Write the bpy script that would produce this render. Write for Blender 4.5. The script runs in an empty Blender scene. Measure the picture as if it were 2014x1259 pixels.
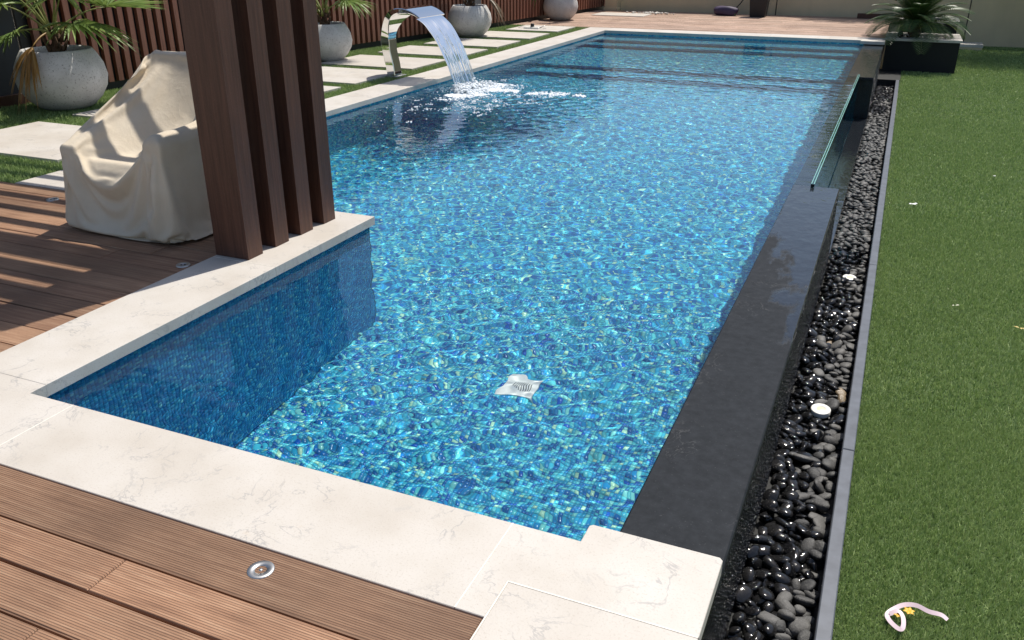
import bpy, bmesh, math, random
import numpy as np
from mathutils import Vector, Matrix
random.seed(7); rng = np.random.default_rng(7)
R = math.radians
C = bpy.context.scene.collection
sc = bpy.context.scene

# ------------------------------------------------------------------ camera
CAMH = 1.55; FPX = 1677.07; PW, PH = 2014, 1259
YAW, PITCH, ROLL = 0.409407, 0.419398, -0.001829
def cam_axes():
    cy, sy, cp, sp = math.cos(YAW), math.sin(YAW), math.cos(PITCH), math.sin(PITCH)
    f = Vector((-sy*cp, cy*cp, -sp)); r = Vector((cy, sy, 0)); u = r.cross(f)
    cr, sr = math.cos(ROLL), math.sin(ROLL)
    return f, r*cr + u*sr, u*cr - r*sr
FW, RT, UP = cam_axes()
def at(px, py, z=0.0):
    """where the sight line of a photo pixel meets the level z"""
    d = FW + RT*((px-PW/2)/FPX) - UP*((py-PH/2)/FPX)
    return Vector((0, 0, CAMH)) + d*((z-CAMH)/d.z)
cd = bpy.data.cameras.new('camera'); cam = bpy.data.objects.new('camera', cd); C.objects.link(cam)
cd.sensor_fit = 'HORIZONTAL'; cd.sensor_width = 36; cd.lens = FPX/PW*36; cd.clip_start = .05; cd.clip_end = 2000
M = Matrix((RT, UP, -FW)).transposed().to_4x4(); M.translation = (0, 0, CAMH); cam.matrix_world = M
sc.camera = cam

# ------------------------------------------------------------------ sky, sun, exposure
SUN_EL, SUN_AZ = R(64), R(19.5)          # azimuth from +Y towards +X
w = bpy.data.worlds.new('World'); sc.world = w; w.use_nodes = True
nt = w.node_tree; sky = nt.nodes.new('ShaderNodeTexSky'); sky.sky_type = 'NISHITA'; sky.sun_disc = False
sky.sun_elevation = SUN_EL; sky.sun_rotation = SUN_AZ; sky.air_density = 1.0; sky.dust_density = 1.6; sky.ozone_density = 1.0
nt.links.new(sky.outputs[0], nt.nodes['Background'].inputs[0]); nt.nodes['Background'].inputs[1].default_value = 0.105
sd = bpy.data.lights.new('sun', 'SUN'); sd.energy = 4.2; sd.angle = R(.53); sd.color = (1, .95, .87)
so = bpy.data.objects.new('sun', sd); C.objects.link(so)
SDIR = Vector((math.sin(SUN_AZ)*math.cos(SUN_EL), math.cos(SUN_AZ)*math.cos(SUN_EL), math.sin(SUN_EL)))
so.rotation_euler = SDIR.to_track_quat('Z', 'Y').to_euler(); so.location = (4, 12, 20)
sd.cycles.is_caustics_light = True
sc.view_settings.view_transform = 'Standard'; sc.view_settings.look = 'None'; sc.view_settings.gamma = 1
sc.view_settings.exposure = 0.20
cy = sc.cycles; cy.use_denoising = True; cy.max_bounces = 10; cy.transmission_bounces = 8; cy.glossy_bounces = 5
cy.diffuse_bounces = 4; cy.sample_clamp_indirect = 6; cy.caustics_reflective = False; cy.caustics_refractive = True
cy.use_adaptive_sampling = False

# ------------------------------------------------------------------ helpers
def obj(name, me, mat=None, parent=None):
    o = bpy.data.objects.new(name, me); C.objects.link(o)
    if mat is not None and not me.materials: me.materials.append(mat)
    if parent is not None: o.parent = parent
    return o
def mesh(verts, faces, smooth=False):
    me = bpy.data.meshes.new('m'); me.from_pydata([tuple(v) for v in verts], [], faces); me.update()
    if smooth: me.polygons.foreach_set('use_smooth', [True]*len(me.polygons))
    return me
def npmesh(V, F, smooth=False):
    """fast mesh: V (n,3), F (m,k) with k 3 or 4"""
    me = bpy.data.meshes.new('m'); V = np.asarray(V, np.float32); F = np.asarray(F, np.int32); k = F.shape[1]
    me.vertices.add(len(V)); me.vertices.foreach_set('co', V.ravel())
    me.loops.add(F.size); me.loops.foreach_set('vertex_index', F.ravel())
    me.polygons.add(len(F)); me.polygons.foreach_set('loop_start', np.arange(0, F.size, k, dtype=np.int32))
    me.polygons.foreach_set('loop_total', np.full(len(F), k, np.int32))
    if smooth: me.polygons.foreach_set('use_smooth', np.ones(len(F), bool))
    me.update(calc_edges=True); return me
def thing(name, loc=(0, 0, 0), label=None, cat=None, group=None, kind=None):
    o = bpy.data.objects.new(name, None); C.objects.link(o); o.location = loc; o.empty_display_size = .1
    return tag(o, label, cat, group, kind)
def tag(o, label=None, cat=None, group=None, kind=None):
    if label: o['label'] = label
    if cat: o['category'] = cat
    if group: o['group'] = group
    if kind: o['kind'] = kind
    return o
def cbox(x0, x1, y0, y1, z0, z1, c=.003, cv=0.0):
    """box with chamfered top edges"""
    v = [(x0, y0, z0), (x1, y0, z0), (x1, y1, z0), (x0, y1, z0),
         (x0, y0, z1-c), (x1, y0, z1-c), (x1, y1, z1-c), (x0, y1, z1-c),
         (x0+c, y0+c, z1), (x1-c, y0+c, z1), (x1-c, y1-c, z1), (x0+c, y1-c, z1)]
    f = [(3, 2, 1, 0)]
    for a in (0, 4):
        for i in range(4): f.append((a+i, a+(i+1) % 4, a+4+(i+1) % 4, a+4+i))
    f.append((8, 9, 10, 11)); return mesh(v, f)
def prism(poly, z0, z1, c=.004):
    """polygon (ccw) prism with chamfered top"""
    n = len(poly); P = [Vector((p[0], p[1])) for p in poly]; ins = []
    for i in range(n):
        a, b, d = P[i-1], P[i], P[(i+1) % n]; e1 = (b-a).normalized(); e2 = (d-b).normalized()
        n1 = Vector((-e1.y, e1.x)); n2 = Vector((-e2.y, e2.x)); k = (n1+n2); ins.append(b + k*(c/max(.3, k.dot(n1))))
    v = [(p.x, p.y, z0) for p in P] + [(p.x, p.y, z1-c) for p in P] + [(p.x, p.y, z1) for p in ins]
    f = [tuple(range(n))[::-1], tuple(range(2*n, 3*n))]
    for a in (0, n):
        for i in range(n): f.append((a+i, a+(i+1) % n, a+n+(i+1) % n, a+n+i))
    return mesh(v, f)
def lathe(prof, n=40, loc=(0, 0, 0), smooth=True):
    V, F = [], []
    for r, z in prof:
        for i in range(n):
            a = 2*math.pi*i/n; V.append((loc[0]+r*math.cos(a), loc[1]+r*math.sin(a), loc[2]+z))
    for j in range(len(prof)-1):
        for i in range(n): F.append((j*n+i, j*n+(i+1) % n, (j+1)*n+(i+1) % n, (j+1)*n+i))
    return mesh(V, F, smooth)
def tube(pts, rad, n=8, cap=True):
    V, F = [], []; pts = [Vector(p) for p in pts]
    for i, p in enumerate(pts):
        t = (pts[min(i+1, len(pts)-1)]-pts[max(i-1, 0)]).normalized()
        s = t.cross(Vector((0, 0, 1)));  s = s.normalized() if s.length > 1e-4 else Vector((1, 0, 0)); u = s.cross(t)
        r = rad[i] if hasattr(rad, '__len__') else rad
        for k in range(n):
            a = 2*math.pi*k/n; V.append(p + s*math.cos(a)*r + u*math.sin(a)*r)
    for i in range(len(pts)-1):
        for k in range(n): F.append((i*n+k, i*n+(k+1) % n, (i+1)*n+(k+1) % n, (i+1)*n+k))
    if cap: F.append(tuple(range(n))[::-1]); F.append(tuple(range((len(pts)-1)*n, len(pts)*n)))
    return V, F
def merge(parts):
    V, F = [], []
    for v, f in parts:
        o = len(V); V += list(v); F += [tuple(i+o for i in q) for q in f]
    return V, F

def rock(sub, seed):
    bm = bmesh.new(); bmesh.ops.create_icosphere(bm, subdivisions=sub, radius=1); r = np.random.default_rng(seed)
    k = np.concatenate([r.normal(0, 1.6, (4, 3)), r.normal(0, 3.2, (2, 3))]); ph = r.uniform(0, 6.28, 6); am = np.concatenate([r.uniform(.04, .13, 4), r.uniform(.015, .04, 2)]); e = r.uniform(.66, .98)
    for v in bm.verts:
        n = np.array(v.co); s = 1+sum(am[i]*math.sin(k[i] @ n + ph[i]) for i in range(6))
        n = np.sign(n)*abs(n)**e; v.co = Vector(n*s)
    V = np.array([v.co for v in bm.verts]); F = np.array([[v.index for v in f.verts] for f in bm.faces]); bm.free(); return V, F
# ------------------------------------------------------------------ materials
class N:
    def __init__(s, name):
        s.m = bpy.data.materials.new(name); s.m.use_nodes = True; s.t = s.m.node_tree; s.p = s.t.nodes['Principled BSDF']
    def n(s, typ, **kw):
        q = s.t.nodes.new('ShaderNode'+typ)
        for k, v in kw.items(): setattr(q, k, v)
        return q
    def l(s, a, b): s.t.links.new(a, b)
    def set(s, **kw):
        for k, v in kw.items():
            i = s.p.inputs[k.replace('_', ' ')]; i.default_value = (*v, 1) if isinstance(v, tuple) and len(v) == 3 else v
        return s
    def math(s, op, a, b=None, clamp=False):
        q = s.n('Math', operation=op, use_clamp=clamp)
        for i, x in enumerate((a, b)):
            if x is None: continue
            if hasattr(x, 'links'): s.l(x, q.inputs[i])
            else: q.inputs[i].default_value = x
        return q.outputs[0]
    def coords(s, kind='Object', scale=(1, 1, 1), rot=(0, 0, 0)):
        if kind == 'World': src = s.n('NewGeometry').outputs['Position']
        else: src = s.n('TexCoord').outputs[kind]
        mp = s.n('Mapping'); mp.inputs['Scale'].default_value = scale; mp.inputs['Rotation'].default_value = rot; s.l(src, mp.inputs[0]); return mp.outputs[0]
    def noise(s, co, scale, detail=4, rough=.55, out='Fac', dist=0):
        q = s.n('TexNoise'); q.inputs['Scale'].default_value = scale; q.inputs['Detail'].default_value = detail
        q.inputs['Roughness'].default_value = rough; q.inputs['Distortion'].default_value = dist; s.l(co, q.inputs['Vector']); return q.outputs[out]
    def ramp(s, fac, stops, interp='LINEAR'):
        q = s.n('ValToRGB'); q.color_ramp.interpolation = interp; e = q.color_ramp.elements
        while len(e) < len(stops): e.new(.5)
        for i, (p, c) in enumerate(stops): e[i].position = p; e[i].color = (*c, 1) if hasattr(c, '__len__') else (c, c, c, 1)
        s.l(fac, q.inputs[0]); return q.outputs[0]
    def mix(s, fac, a, b, mode='MIX'):
        q = s.n('Mix', data_type='RGBA', blend_type=mode)
        for i, x in ((0, fac), (6, a), (7, b)):
            if hasattr(x, 'links'): s.l(x, q.inputs[i])
            else: q.inputs[i].default_value = (*x, 1) if hasattr(x, '__len__') else x
        return q.outputs[2]
    def bump(s, h, strength=.3, dist=.01):
        q = s.n('Bump'); q.inputs['Strength'].default_value = strength; q.inputs['Distance'].default_value = dist
        s.l(h, q.inputs['Height']); s.l(q.outputs[0], s.p.inputs['Normal']); return q
    def col(s, c): s.l(c, s.p.inputs['Base Color'])
    def rough(s, c): s.l(c, s.p.inputs['Roughness'])

def plain(name, c, r=.6, metal=0.0, var=.15, sc_=30, bump=0):
    k = N(name); k.set(Roughness=r, Metallic=metal)
    co = k.coords('World'); nz = k.noise(co, sc_, 5)
    k.col(k.ramp(nz, [(.25, tuple(x*(1-var) for x in c)), (.75, tuple(x*(1+var) for x in c))]))
    if bump: k.bump(nz, bump, .004)
    return k.m

def m_coping():
    k = N('travertine'); co = k.coords('World'); k.set(Roughness=.55)
    oi = k.n('ObjectInfo').outputs['Random']
    base = k.ramp(k.noise(co, 3.2, 6), [(.32, (.51, .465, .405)), (.5, (.575, .535, .48)), (.68, (.625, .59, .545))])
    base = k.mix(k.math('MULTIPLY', oi, .45), base, (.50, .45, .39))
    # grey veins: thin iso-lines of a distorted noise, present only in patches
    v = k.noise(co, 5.5, 5, .6, dist=.6); v = k.math('ABSOLUTE', k.math('SUBTRACT', v, .5)); line = k.ramp(v, [(0, 1.), (.015, 0.)])
    patch = k.ramp(k.noise(co, 4.5, 2), [(.46, 0.), (.60, 1.)])
    base = k.mix(k.math('MULTIPLY', k.math('MULTIPLY', line, patch), .68), base, (.31, .30, .29))
    blot = k.ramp(k.noise(co, 11, 6, .7), [(.62, 0.), (.70, 1.)]); base = k.mix(k.math('MULTIPLY', blot, .35), base, (.40, .385, .36))
    sp = k.ramp(k.noise(co, 150, 3), [(.56, 0.), (.66, 1.)]); base = k.mix(k.math('MULTIPLY', sp, .40), base, (.40, .35, .29))
    rust = k.ramp(k.noise(co, 9, 5), [(.68, 0.), (.8, 1.)]); base = k.mix(k.math('MULTIPLY', rust, .3), base, (.58, .42, .25))
    k.col(base); k.bump(k.noise(co, 220, 3), .25, .002); return k.m
def m_deck(name='deck_wood', dark=1.0, bleach=None):
    k = N(name); k.set(Roughness=.62); co = k.coords('World'); oi = k.n('ObjectInfo').outputs['Random']
    gr = k.noise(k.coords('World', (1.2, 26, 26)), 3, 6, .6)
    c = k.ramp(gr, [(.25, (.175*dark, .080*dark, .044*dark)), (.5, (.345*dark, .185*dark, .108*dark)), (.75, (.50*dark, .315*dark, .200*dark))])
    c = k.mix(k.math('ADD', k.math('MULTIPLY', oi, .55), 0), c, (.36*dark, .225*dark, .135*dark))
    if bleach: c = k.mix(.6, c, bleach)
    st = k.ramp(k.noise(co, 2.3, 5), [(.42, 0.), (.7, 1.)]); c = k.mix(k.math('MULTIPLY', st, .55), c, (.15*dark, .084*dark, .050*dark))
    c = k.mix(1.0, c, k.n('ObjectInfo').outputs['Color'], 'MULTIPLY'); k.col(c)
    sep = k.n('SeparateXYZ'); k.l(co, sep.inputs[0])
    rib = k.math('SINE', k.math('MULTIPLY', sep.outputs[1], 2*math.pi/.0075))
    h = k.math('ADD', k.math('MULTIPLY', rib, .55), k.math('MULTIPLY', gr, 1.6)); k.bump(h, .8, .003); return k.m
def m_hardwood(name, c0, c1, vertical=True):
    k = N(name); k.set(Roughness=.5); oi = k.n('ObjectInfo').outputs['Random']
    g = k.noise(k.coords('World', (30, 30, 1.4)), 2.2, 6, .6); f = k.noise(k.coords('World'), 260, 2)
    c = k.ramp(g, [(.3, c0), (.7, c1)]); c = k.mix(k.math('MULTIPLY', oi, .4), c, tuple(.5*(a+b)*1.25 for a, b in zip(c0, c1)))
    c = k.mix(k.math('MULTIPLY', k.ramp(f, [(.66, 0.), (.74, 1.)]), .35), c, (.30, .22, .18)); k.col(c); k.bump(g, .35, .003); return k.m
TP = .02                                   # mosaic pitch
PAL = [(0, (.012, .14, .41)), (.15, (.020, .25, .53)), (.34, (.034, .37, .60)), (.54, (.06, .475, .64)),
       (.71, (.11, .58, .64)), (.85, (.22, .68, .65)), (.93, (.44, .78, .56)), (.973, (.012, .12, .54))]
SHADE_PAL = [(0, (.014, .17, .43)), (.2, (.020, .23, .51)), (.45, (.028, .30, .57)), (.7, (.045, .37, .62)), (.88, (.09, .46, .65)), (.965, (.20, .58, .66))]   # return wall in shade: same tiles, its even shaded blue put into the colours
def m_tile(name, grout, pal=None):
    k = N(name); k.set(Roughness=.18); pos = k.n('NewGeometry')
    q = k.n('VectorMath', operation='SCALE'); q.inputs['Scale'].default_value = 1/TP; k.l(pos.outputs['Position'], q.inputs[0])
    fl = k.n('VectorMath', operation='FLOOR'); k.l(q.outputs[0], fl.inputs[0])
    wn = k.n('TexWhiteNoise', noise_dimensions='3D'); k.l(fl.outputs[0], wn.inputs['Vector'])
    c = k.ramp(wn.outputs['Value'], pal or PAL, 'CONSTANT')
    hs = k.n('HueSaturation'); k.l(c, hs.inputs['Color']); s2 = k.n('SeparateColor'); k.l(wn.outputs['Color'], s2.inputs[0])
    k.l(k.math('ADD', k.math('MULTIPLY', s2.outputs[1], .35), .92), hs.inputs['Value']); c = hs.outputs[0]
    if grout:
        fr = k.n('VectorMath', operation='FRACTION'); k.l(q.outputs[0], fr.inputs[0])
        s = k.n('SeparateXYZ'); k.l(fr.outputs[0], s.inputs[0]); nn = k.n('SeparateXYZ'); k.l(pos.outputs['True Normal'], nn.inputs[0]); d = None
        for i in range(3):
            e = k.math('MINIMUM', s.outputs[i], k.math('SUBTRACT', 1.0, s.outputs[i])); e = k.math('ADD', e, k.math('ABSOLUTE', nn.outputs[i]))
            d = e if d is None else k.math('MINIMUM', d, e)
        c = k.mix(k.math('LESS_THAN', d, .045), c, (.05, .16, .24))
    k.col(c); return k.m
def m_water():
    m = bpy.data.materials.new('water'); m.use_nodes = True; t = m.node_tree; t.nodes.clear()
    o = t.nodes.new('ShaderNodeOutputMaterial'); g = t.nodes.new('ShaderNodeBsdfGlass'); g.inputs['Roughness'].default_value = 0; g.inputs['IOR'].default_value = 1.333
    g.inputs['Color'].default_value = (.93, .985, 1, 1); t.links.new(g.outputs[0], o.inputs[0]); return m
def m_glass(name, col, ior=1.45, rough=0.0):
    m = bpy.data.materials.new(name); m.use_nodes = True; t = m.node_tree; t.nodes.clear()
    o = t.nodes.new('ShaderNodeOutputMaterial'); g = t.nodes.new('ShaderNodeBsdfGlass'); g.inputs['Roughness'].default_value = rough; g.inputs['IOR'].default_value = ior
    g.inputs['Color'].default_value = (*col, 1); t.links.new(g.outputs[0], o.inputs[0]); return m
def m_blackstone():
    k = N('black_basalt'); co = k.coords('World'); sep = k.n('SeparateXYZ'); k.l(co, sep.inputs[0])
    n = k.noise(co, 26, 6, .65); c = k.ramp(n, [(.3, (.010, .012, .015)), (.7, (.022, .025, .030))])
    sp = k.ramp(k.noise(co, 150, 3), [(.66, 0.), (.74, 1.)]); c = k.mix(k.math('MULTIPLY', sp, .35), c, (.12, .12, .12))
    v = k.math('ABSOLUTE', k.math('SUBTRACT', k.noise(co, 7, 4, .6, dist=1.5), .5)); pa = k.ramp(k.noise(co, 3.1, 2), [(.55, 0.), (.66, 1.)])
    c = k.mix(k.math('MULTIPLY', k.math('MULTIPLY', k.ramp(v, [(0, 1.), (.010, 0.)]), pa), .35), c, (.16, .16, .16)); k.col(c)
    wn = k.noise(k.coords('World', (2.6, .9, 1)), 2.4, 5, .6)
    f = k.math('ADD', k.math('MULTIPLY', k.math('SUBTRACT', sep.outputs[1], 4.35), .55), k.math('MULTIPLY', k.math('SUBTRACT', wn, .5), 2.2))
    f = k.math('ADD', f, k.math('MULTIPLY', k.math('ADD', sep.outputs[0], .37), 2.4)); wet = k.ramp(f, [(-.0, 0.), (.22, 1.)])
    k.rough(k.ramp(wet, [(0, .62), (1, .05)])); q = k.n('MapRange'); q.inputs[3].default_value = .14; q.inputs[4].default_value = .5; k.l(wet, q.inputs[0]); k.l(q.outputs[0], k.p.inputs['Specular IOR Level'])
    rp = k.noise(k.coords('World', (1.6, 1.0, 1)), 9, 3); b = k.bump(k.math('ADD', k.math('MULTIPLY', rp, wet), k.math('MULTIPLY', n, .05)), .30, .012); return k.m
def m_wetwall():
    k = N('wet_black_wall'); co = k.coords('World', (1, 1, .30)); k.set(Roughness=.10, Base_Color=(.011, .011, .012))
    k.bump(k.math('ADD', k.noise(co, 90, 5, .75), k.math('MULTIPLY', k.noise(co, 35, 3), .6)), 1.0, .035); return k.m
def m_pebble(name, c0, c1, rough, spec=.5):
    k = N(name); co = k.coords('World'); oi = k.n('ObjectInfo').outputs['Random']; k.set(Roughness=rough)
    isl = k.n('NewGeometry').outputs['Random Per Island']; f = k.math('FRACT', k.math('ADD', oi, isl))
    c = k.mix(f, c0, c1); nz = k.noise(co, 110, 6, .75)
    c = k.mix(k.math('MULTIPLY', k.ramp(nz, [(.52, 0.), (.68, 1.)]), .5), c, tuple(min(1, x*1.9+.012) for x in c1)); k.col(c); k.bump(nz, .10 if rough < .2 else .5, .006); return k.m
def m_grass(name, base, tip):
    k = N(name); k.set(Roughness=.5); isl = k.n('NewGeometry').outputs['Random Per Island']
    c = k.ramp(isl, [(0, tuple(x*.75 for x in base)), (.45, base), (.8, tip), (.97, tip), (1., (.20, .20, .09))])
    pt = k.noise(k.coords('World'), 1.7, 4); c = k.mix(k.math('MULTIPLY', k.ramp(pt, [(.35, 0.), (.7, 1.)]), .35), c, tuple(x*.9 for x in tip)); k.col(c)
    k.p.inputs['Specular IOR Level'].default_value = .3
    tr = k.n('BsdfTranslucent'); k.l(c, tr.inputs[0]); mx = k.n('MixShader'); mx.inputs[0].default_value = .25
    k.l(k.p.outputs[0], mx.inputs[1]); k.l(tr.outputs[0], mx.inputs[2]); k.l(mx.outputs[0], k.t.nodes['Material Output'].inputs[0]); return k.m
def m_leaf(name, c0, c1, trans=.3):
    k = N(name); k.set(Roughness=.42); isl = k.n('NewGeometry').outputs['Random Per Island']; c = k.mix(isl, c0, c1); k.col(c)
    tr = k.n('BsdfTranslucent'); k.l(k.mix(.5, c, c1), tr.inputs[0]); mx = k.n('MixShader'); mx.inputs[0].default_value = trans
    k.l(k.p.outputs[0], mx.inputs[1]); k.l(tr.outputs[0], mx.inputs[2]); k.l(mx.outputs[0], k.t.nodes['Material Output'].inputs[0]); return k.m
def m_terrazzo():
    k = N('speckled_concrete'); co = k.coords('World'); k.set(Roughness=.75)
    c = k.ramp(k.noise(co, 6, 4), [(.3, (.47, .46, .44)), (.7, (.60, .59, .57))]); pits = k.noise(co, 62, 4, .65)
    c = k.mix(k.math('MULTIPLY', k.ramp(pits, [(.58, 0.), (.64, 1.)]), .7), c, (.16, .145, .13))
    c = k.mix(k.math('MULTIPLY', k.ramp(k.noise(co, 150, 2), [(.62, 0.), (.68, 1.)]), .4), c, (.66, .65, .63)); k.col(c); k.bump(k.ramp(pits, [(.55, 1.), (.66, 0.)]), .5, .004); return k.m
def m_cloth():
    k = N('cover_fabric'); co = k.coords('World'); k.set(Roughness=.8)
    c = k.ramp(k.noise(co, 4, 5), [(.3, (.61, .515, .385)), (.7, (.71, .62, .485))])
    st = k.ramp(k.noise(co, 14, 6, .7), [(.66, 0.), (.78, 1.)]); c = k.mix(k.math('MULTIPLY', st, .25), c, (.30, .25, .18)); k.col(c)
    k.bump(k.math('ADD', k.noise(co, 380, 2), k.math('MULTIPLY', k.noise(k.coords('World', (1, 1, .35)), 16, 3, .6, dist=1.0), 1.0)), .32, .006); b0 = [q for q in k.t.nodes if q.type == 'BUMP'][0]
    r1 = k.noise(k.coords('World', (1, 1, .55), (0, .5, .3)), 5.5, 3, .55, dist=.9); r1 = k.math('POWER', k.math('SUBTRACT', 1.0, k.math('ABSOLUTE', k.math('MULTIPLY', k.math('SUBTRACT', r1, .5), 3.2)), True), 3.0)
    r2 = k.noise(k.coords('World', (.6, 1, 1), (.4, 0, 1.1)), 13, 2, .5, dist=.7); r2 = k.math('POWER', k.math('SUBTRACT', 1.0, k.math('ABSOLUTE', k.math('MULTIPLY', k.math('SUBTRACT', r2, .5), 3.6)), True), 4.0)
    b1 = k.n('Bump'); b1.inputs['Strength'].default_value = .07; b1.inputs['Distance'].default_value = .022; k.l(k.math('ADD', r1, k.math('MULTIPLY', r2, .35)), b1.inputs['Height']); k.l(b1.outputs[0], b0.inputs['Normal'])
    k.p.inputs['Sheen Weight'].default_value = .15; return k.m
def m_plaster(name, c):
    k = N(name); co = k.coords('World'); k.set(Roughness=.85); n = k.noise(co, 2.0, 6)
    d = k.ramp(k.noise(k.coords('World', (3, 3, .5)), 1.5, 4), [(.5, 0.), (.8, 1.)])
    c_ = k.ramp(n, [(.3, tuple(x*.9 for x in c)), (.7, c)]); c_ = k.mix(k.math('MULTIPLY', d, .25), c_, tuple(x*.7 for x in c)); k.col(c_); k.bump(k.noise(co, 150, 3), .3, .003); return k.m
def m_drop():
    k = N('water_drop'); k.set(Roughness=.10, Base_Color=(.02, .02, .022)); k.p.inputs['Specular IOR Level'].default_value = .9; return k.m
def m_chrome():
    k = N('polished_steel'); k.set(Metallic=1.0, Roughness=.035, Base_Color=(.80, .80, .79)); return k.m

MT = dict(coping=m_coping(), deck=m_deck(), deckf=m_deck('bleached_deck', 1.55, (.46, .345, .28)), tile=m_tile('mosaic_tile', False), tileg=m_tile('mosaic_with_grout', True), tileshade=m_tile('shaded_wall_mosaic', False, SHADE_PAL),
    creamgrout=plain('cream_grout', (.74, .70, .62), .8), grout=plain('grout', (.06, .19, .27), .7), water=m_water(), stone=m_blackstone(), wetwall=m_wetwall(),
    hardwood=m_hardwood('dark_hardwood', (.036, .0115, .0062), (.108, .044, .026)), slat=m_hardwood('red_slat', (.15, .058, .036), (.26, .110, .070)),
    pwet=m_pebble('pebble_wet', (.005, .005, .006), (.017, .0165, .0165), .07), pdry=m_pebble('pebble_dry', (.028, .029, .031), (.125, .122, .116), .55),
    ptan=m_pebble('pebble_tan', (.20, .14, .08), (.26, .20, .13), .3),
    kerb=plain('kerb_stone', (.105, .115, .135), .45, 0, .25, 14, .1), soil=plain('soil', (.035, .025, .018), .9),
    turf=plain('turf_backing', (.055, .095, .024), .9, 0, .3, 60), grass=m_grass('turf_blades', (.235, .350, .105), (.43, .535, .215)),
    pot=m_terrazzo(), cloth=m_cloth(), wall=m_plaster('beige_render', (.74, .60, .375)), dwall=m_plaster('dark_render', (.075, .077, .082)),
    black=plain('black_paint', (.010, .010, .011), .5), dgrey=plain('pillar_grey', (.10, .10, .105), .7), chrome=m_chrome(),
    steel=plain('brushed_steel', (.50, .495, .485), .42, 1.0, .1, 300), white=plain('white_plastic', (.86, .85, .80), .4, 0, .06),
    lensdark=plain('lens_dark', (.03, .032, .03), .05), dark=plain('dark_metal', (.05, .05, .05), .4),
    acrylic=m_glass('acrylic', (.80, .96, .95), 1.49), drop=m_drop(), seal=plain('glass_edge', (.30, .62, .56), .25),
    leaf=m_leaf('palm_leaf', (.10, .175, .038), (.27, .36, .10)), dry=m_leaf('dry_leaf', (.28, .15, .04), (.45, .28, .09), .25), tan=m_leaf('dead_leaf', (.20, .15, .09), (.30, .23, .15), .2),
    cyc=m_leaf('cycad_leaf', (.022, .060, .012), (.075, .14, .024), .2), bark=plain('fibrous_bark', (.10, .058, .032), .9, 0, .5, 60, .6),
    petiole=plain('petiole', (.20, .22, .06), .5, 0, .3, 40), ground=plain('sandy_ground', (.42, .36, .27), .9),
    paving=m_coping(), bstone=plain('black_granite', (.005, .006, .006), .7, 0, .4, 60), wpeb=plain('white_pebble', (.62, .58, .52), .6))

# ================================================================== SETTING
WL = -.066                                  # water level
# far-reaching ground, under everything
tag(obj('ground', mesh([(-400, -400, -2.2), (400, -400, -2.2), (400, 400, -2.2), (-400, 400, -2.2)], [(0, 1, 2, 3)]), MT['ground']), 'sandy ground around the walled garden', 'ground', kind='structure')

# ---- pool basin: procedural mosaic beyond, real tiles near the camera
XL, XR, YN, YF, XI, YI = -5.11, -.53, 1.83, 16.13, -2.81, 4.27
ZF = -1.61; NEAR_Y = 5.2; GYA, GYB, GXW = 6.33, 12.10, -.405      # window in the overflow wall
SHELF = [(12.33, -1.33), (12.81, -1.07), (15.07, -.75), (15.53, -.41)]   # riser y, tread level
def quad(vs): return (vs, [(0, 1, 2, 3)])
parts = []
d = .0022
parts_far = [quad([(XL, NEAR_Y, ZF), (XR, NEAR_Y, ZF), (XR, SHELF[0][0], ZF), (XL, SHELF[0][0], ZF)])]
zprev = ZF
for i, (ys, zt) in enumerate(SHELF):
    yn = SHELF[i+1][0] if i+1 < len(SHELF) else YF
    parts_far.append(quad([(XL, ys, zprev), (XR, ys, zprev), (XR, ys, zt), (XL, ys, zt)]))
    parts_far.append(quad([(XL, ys, zt), (XR, ys, zt), (XR, yn, zt), (XL, yn, zt)])); zprev = zt
parts_far += [quad([(XL, YF, ZF), (XR, YF, ZF), (XR, YF, -.05), (XL, YF, -.05)]),
    quad([(XL, YI, ZF), (XL, YF, ZF), (XL, YF, -.05), (XL, YI, -.05)]),
    quad([(XI, YI, -.05), (XL, YI, -.05), (XL, YI, ZF), (XI, YI, ZF)]),
    quad([(XR, GYA, ZF), (XR, YN, ZF), (XR, YN, -.10), (XR, GYA, -.10)]), quad([(XR, YF, ZF), (XR, GYB, ZF), (XR, GYB, -.10), (XR, YF, -.10)]), quad([(GXW, GYB, ZF), (GXW, GYA, ZF), (GXW, GYA, -.60), (GXW, GYB, -.60)]), quad([(XR, GYA, ZF), (GXW, GYA, ZF), (GXW, GYB, ZF), (XR, GYB, ZF)]),
    quad([(XR, GYB, ZF), (GXW, GYB, ZF), (GXW, GYB, -.1), (XR, GYB, -.1)]), quad([(GXW, GYA, ZF), (XR, GYA, ZF), (XR, GYA, -.1), (GXW, GYA, -.1)]),
    quad([(XR, YN, ZF), (XI, YN, ZF), (XI, YN, -.05), (XR, YN, -.05)]),
    quad([(XL, YI, ZF), (XI, YI, ZF), (XI, NEAR_Y, ZF), (XL, NEAR_Y, ZF)])]
basin = tag(obj('pool_basin', mesh(*merge(parts_far)), MT['tileg']), 'blue and turquoise mosaic tiled swimming pool basin', 'pool', kind='structure')
gv, gf = merge([quad([(XI, YN, ZF-d), (XR, YN, ZF-d), (XR, NEAR_Y, ZF-d), (XI, NEAR_Y, ZF-d)]), quad([(XI-d, YI, -.05), (XI-d, YI, ZF), (XI-d, YN, ZF), (XI-d, YN, -.05)])])
grout = obj('grout_bed', mesh(gv, gf), MT['grout'], basin)
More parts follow.
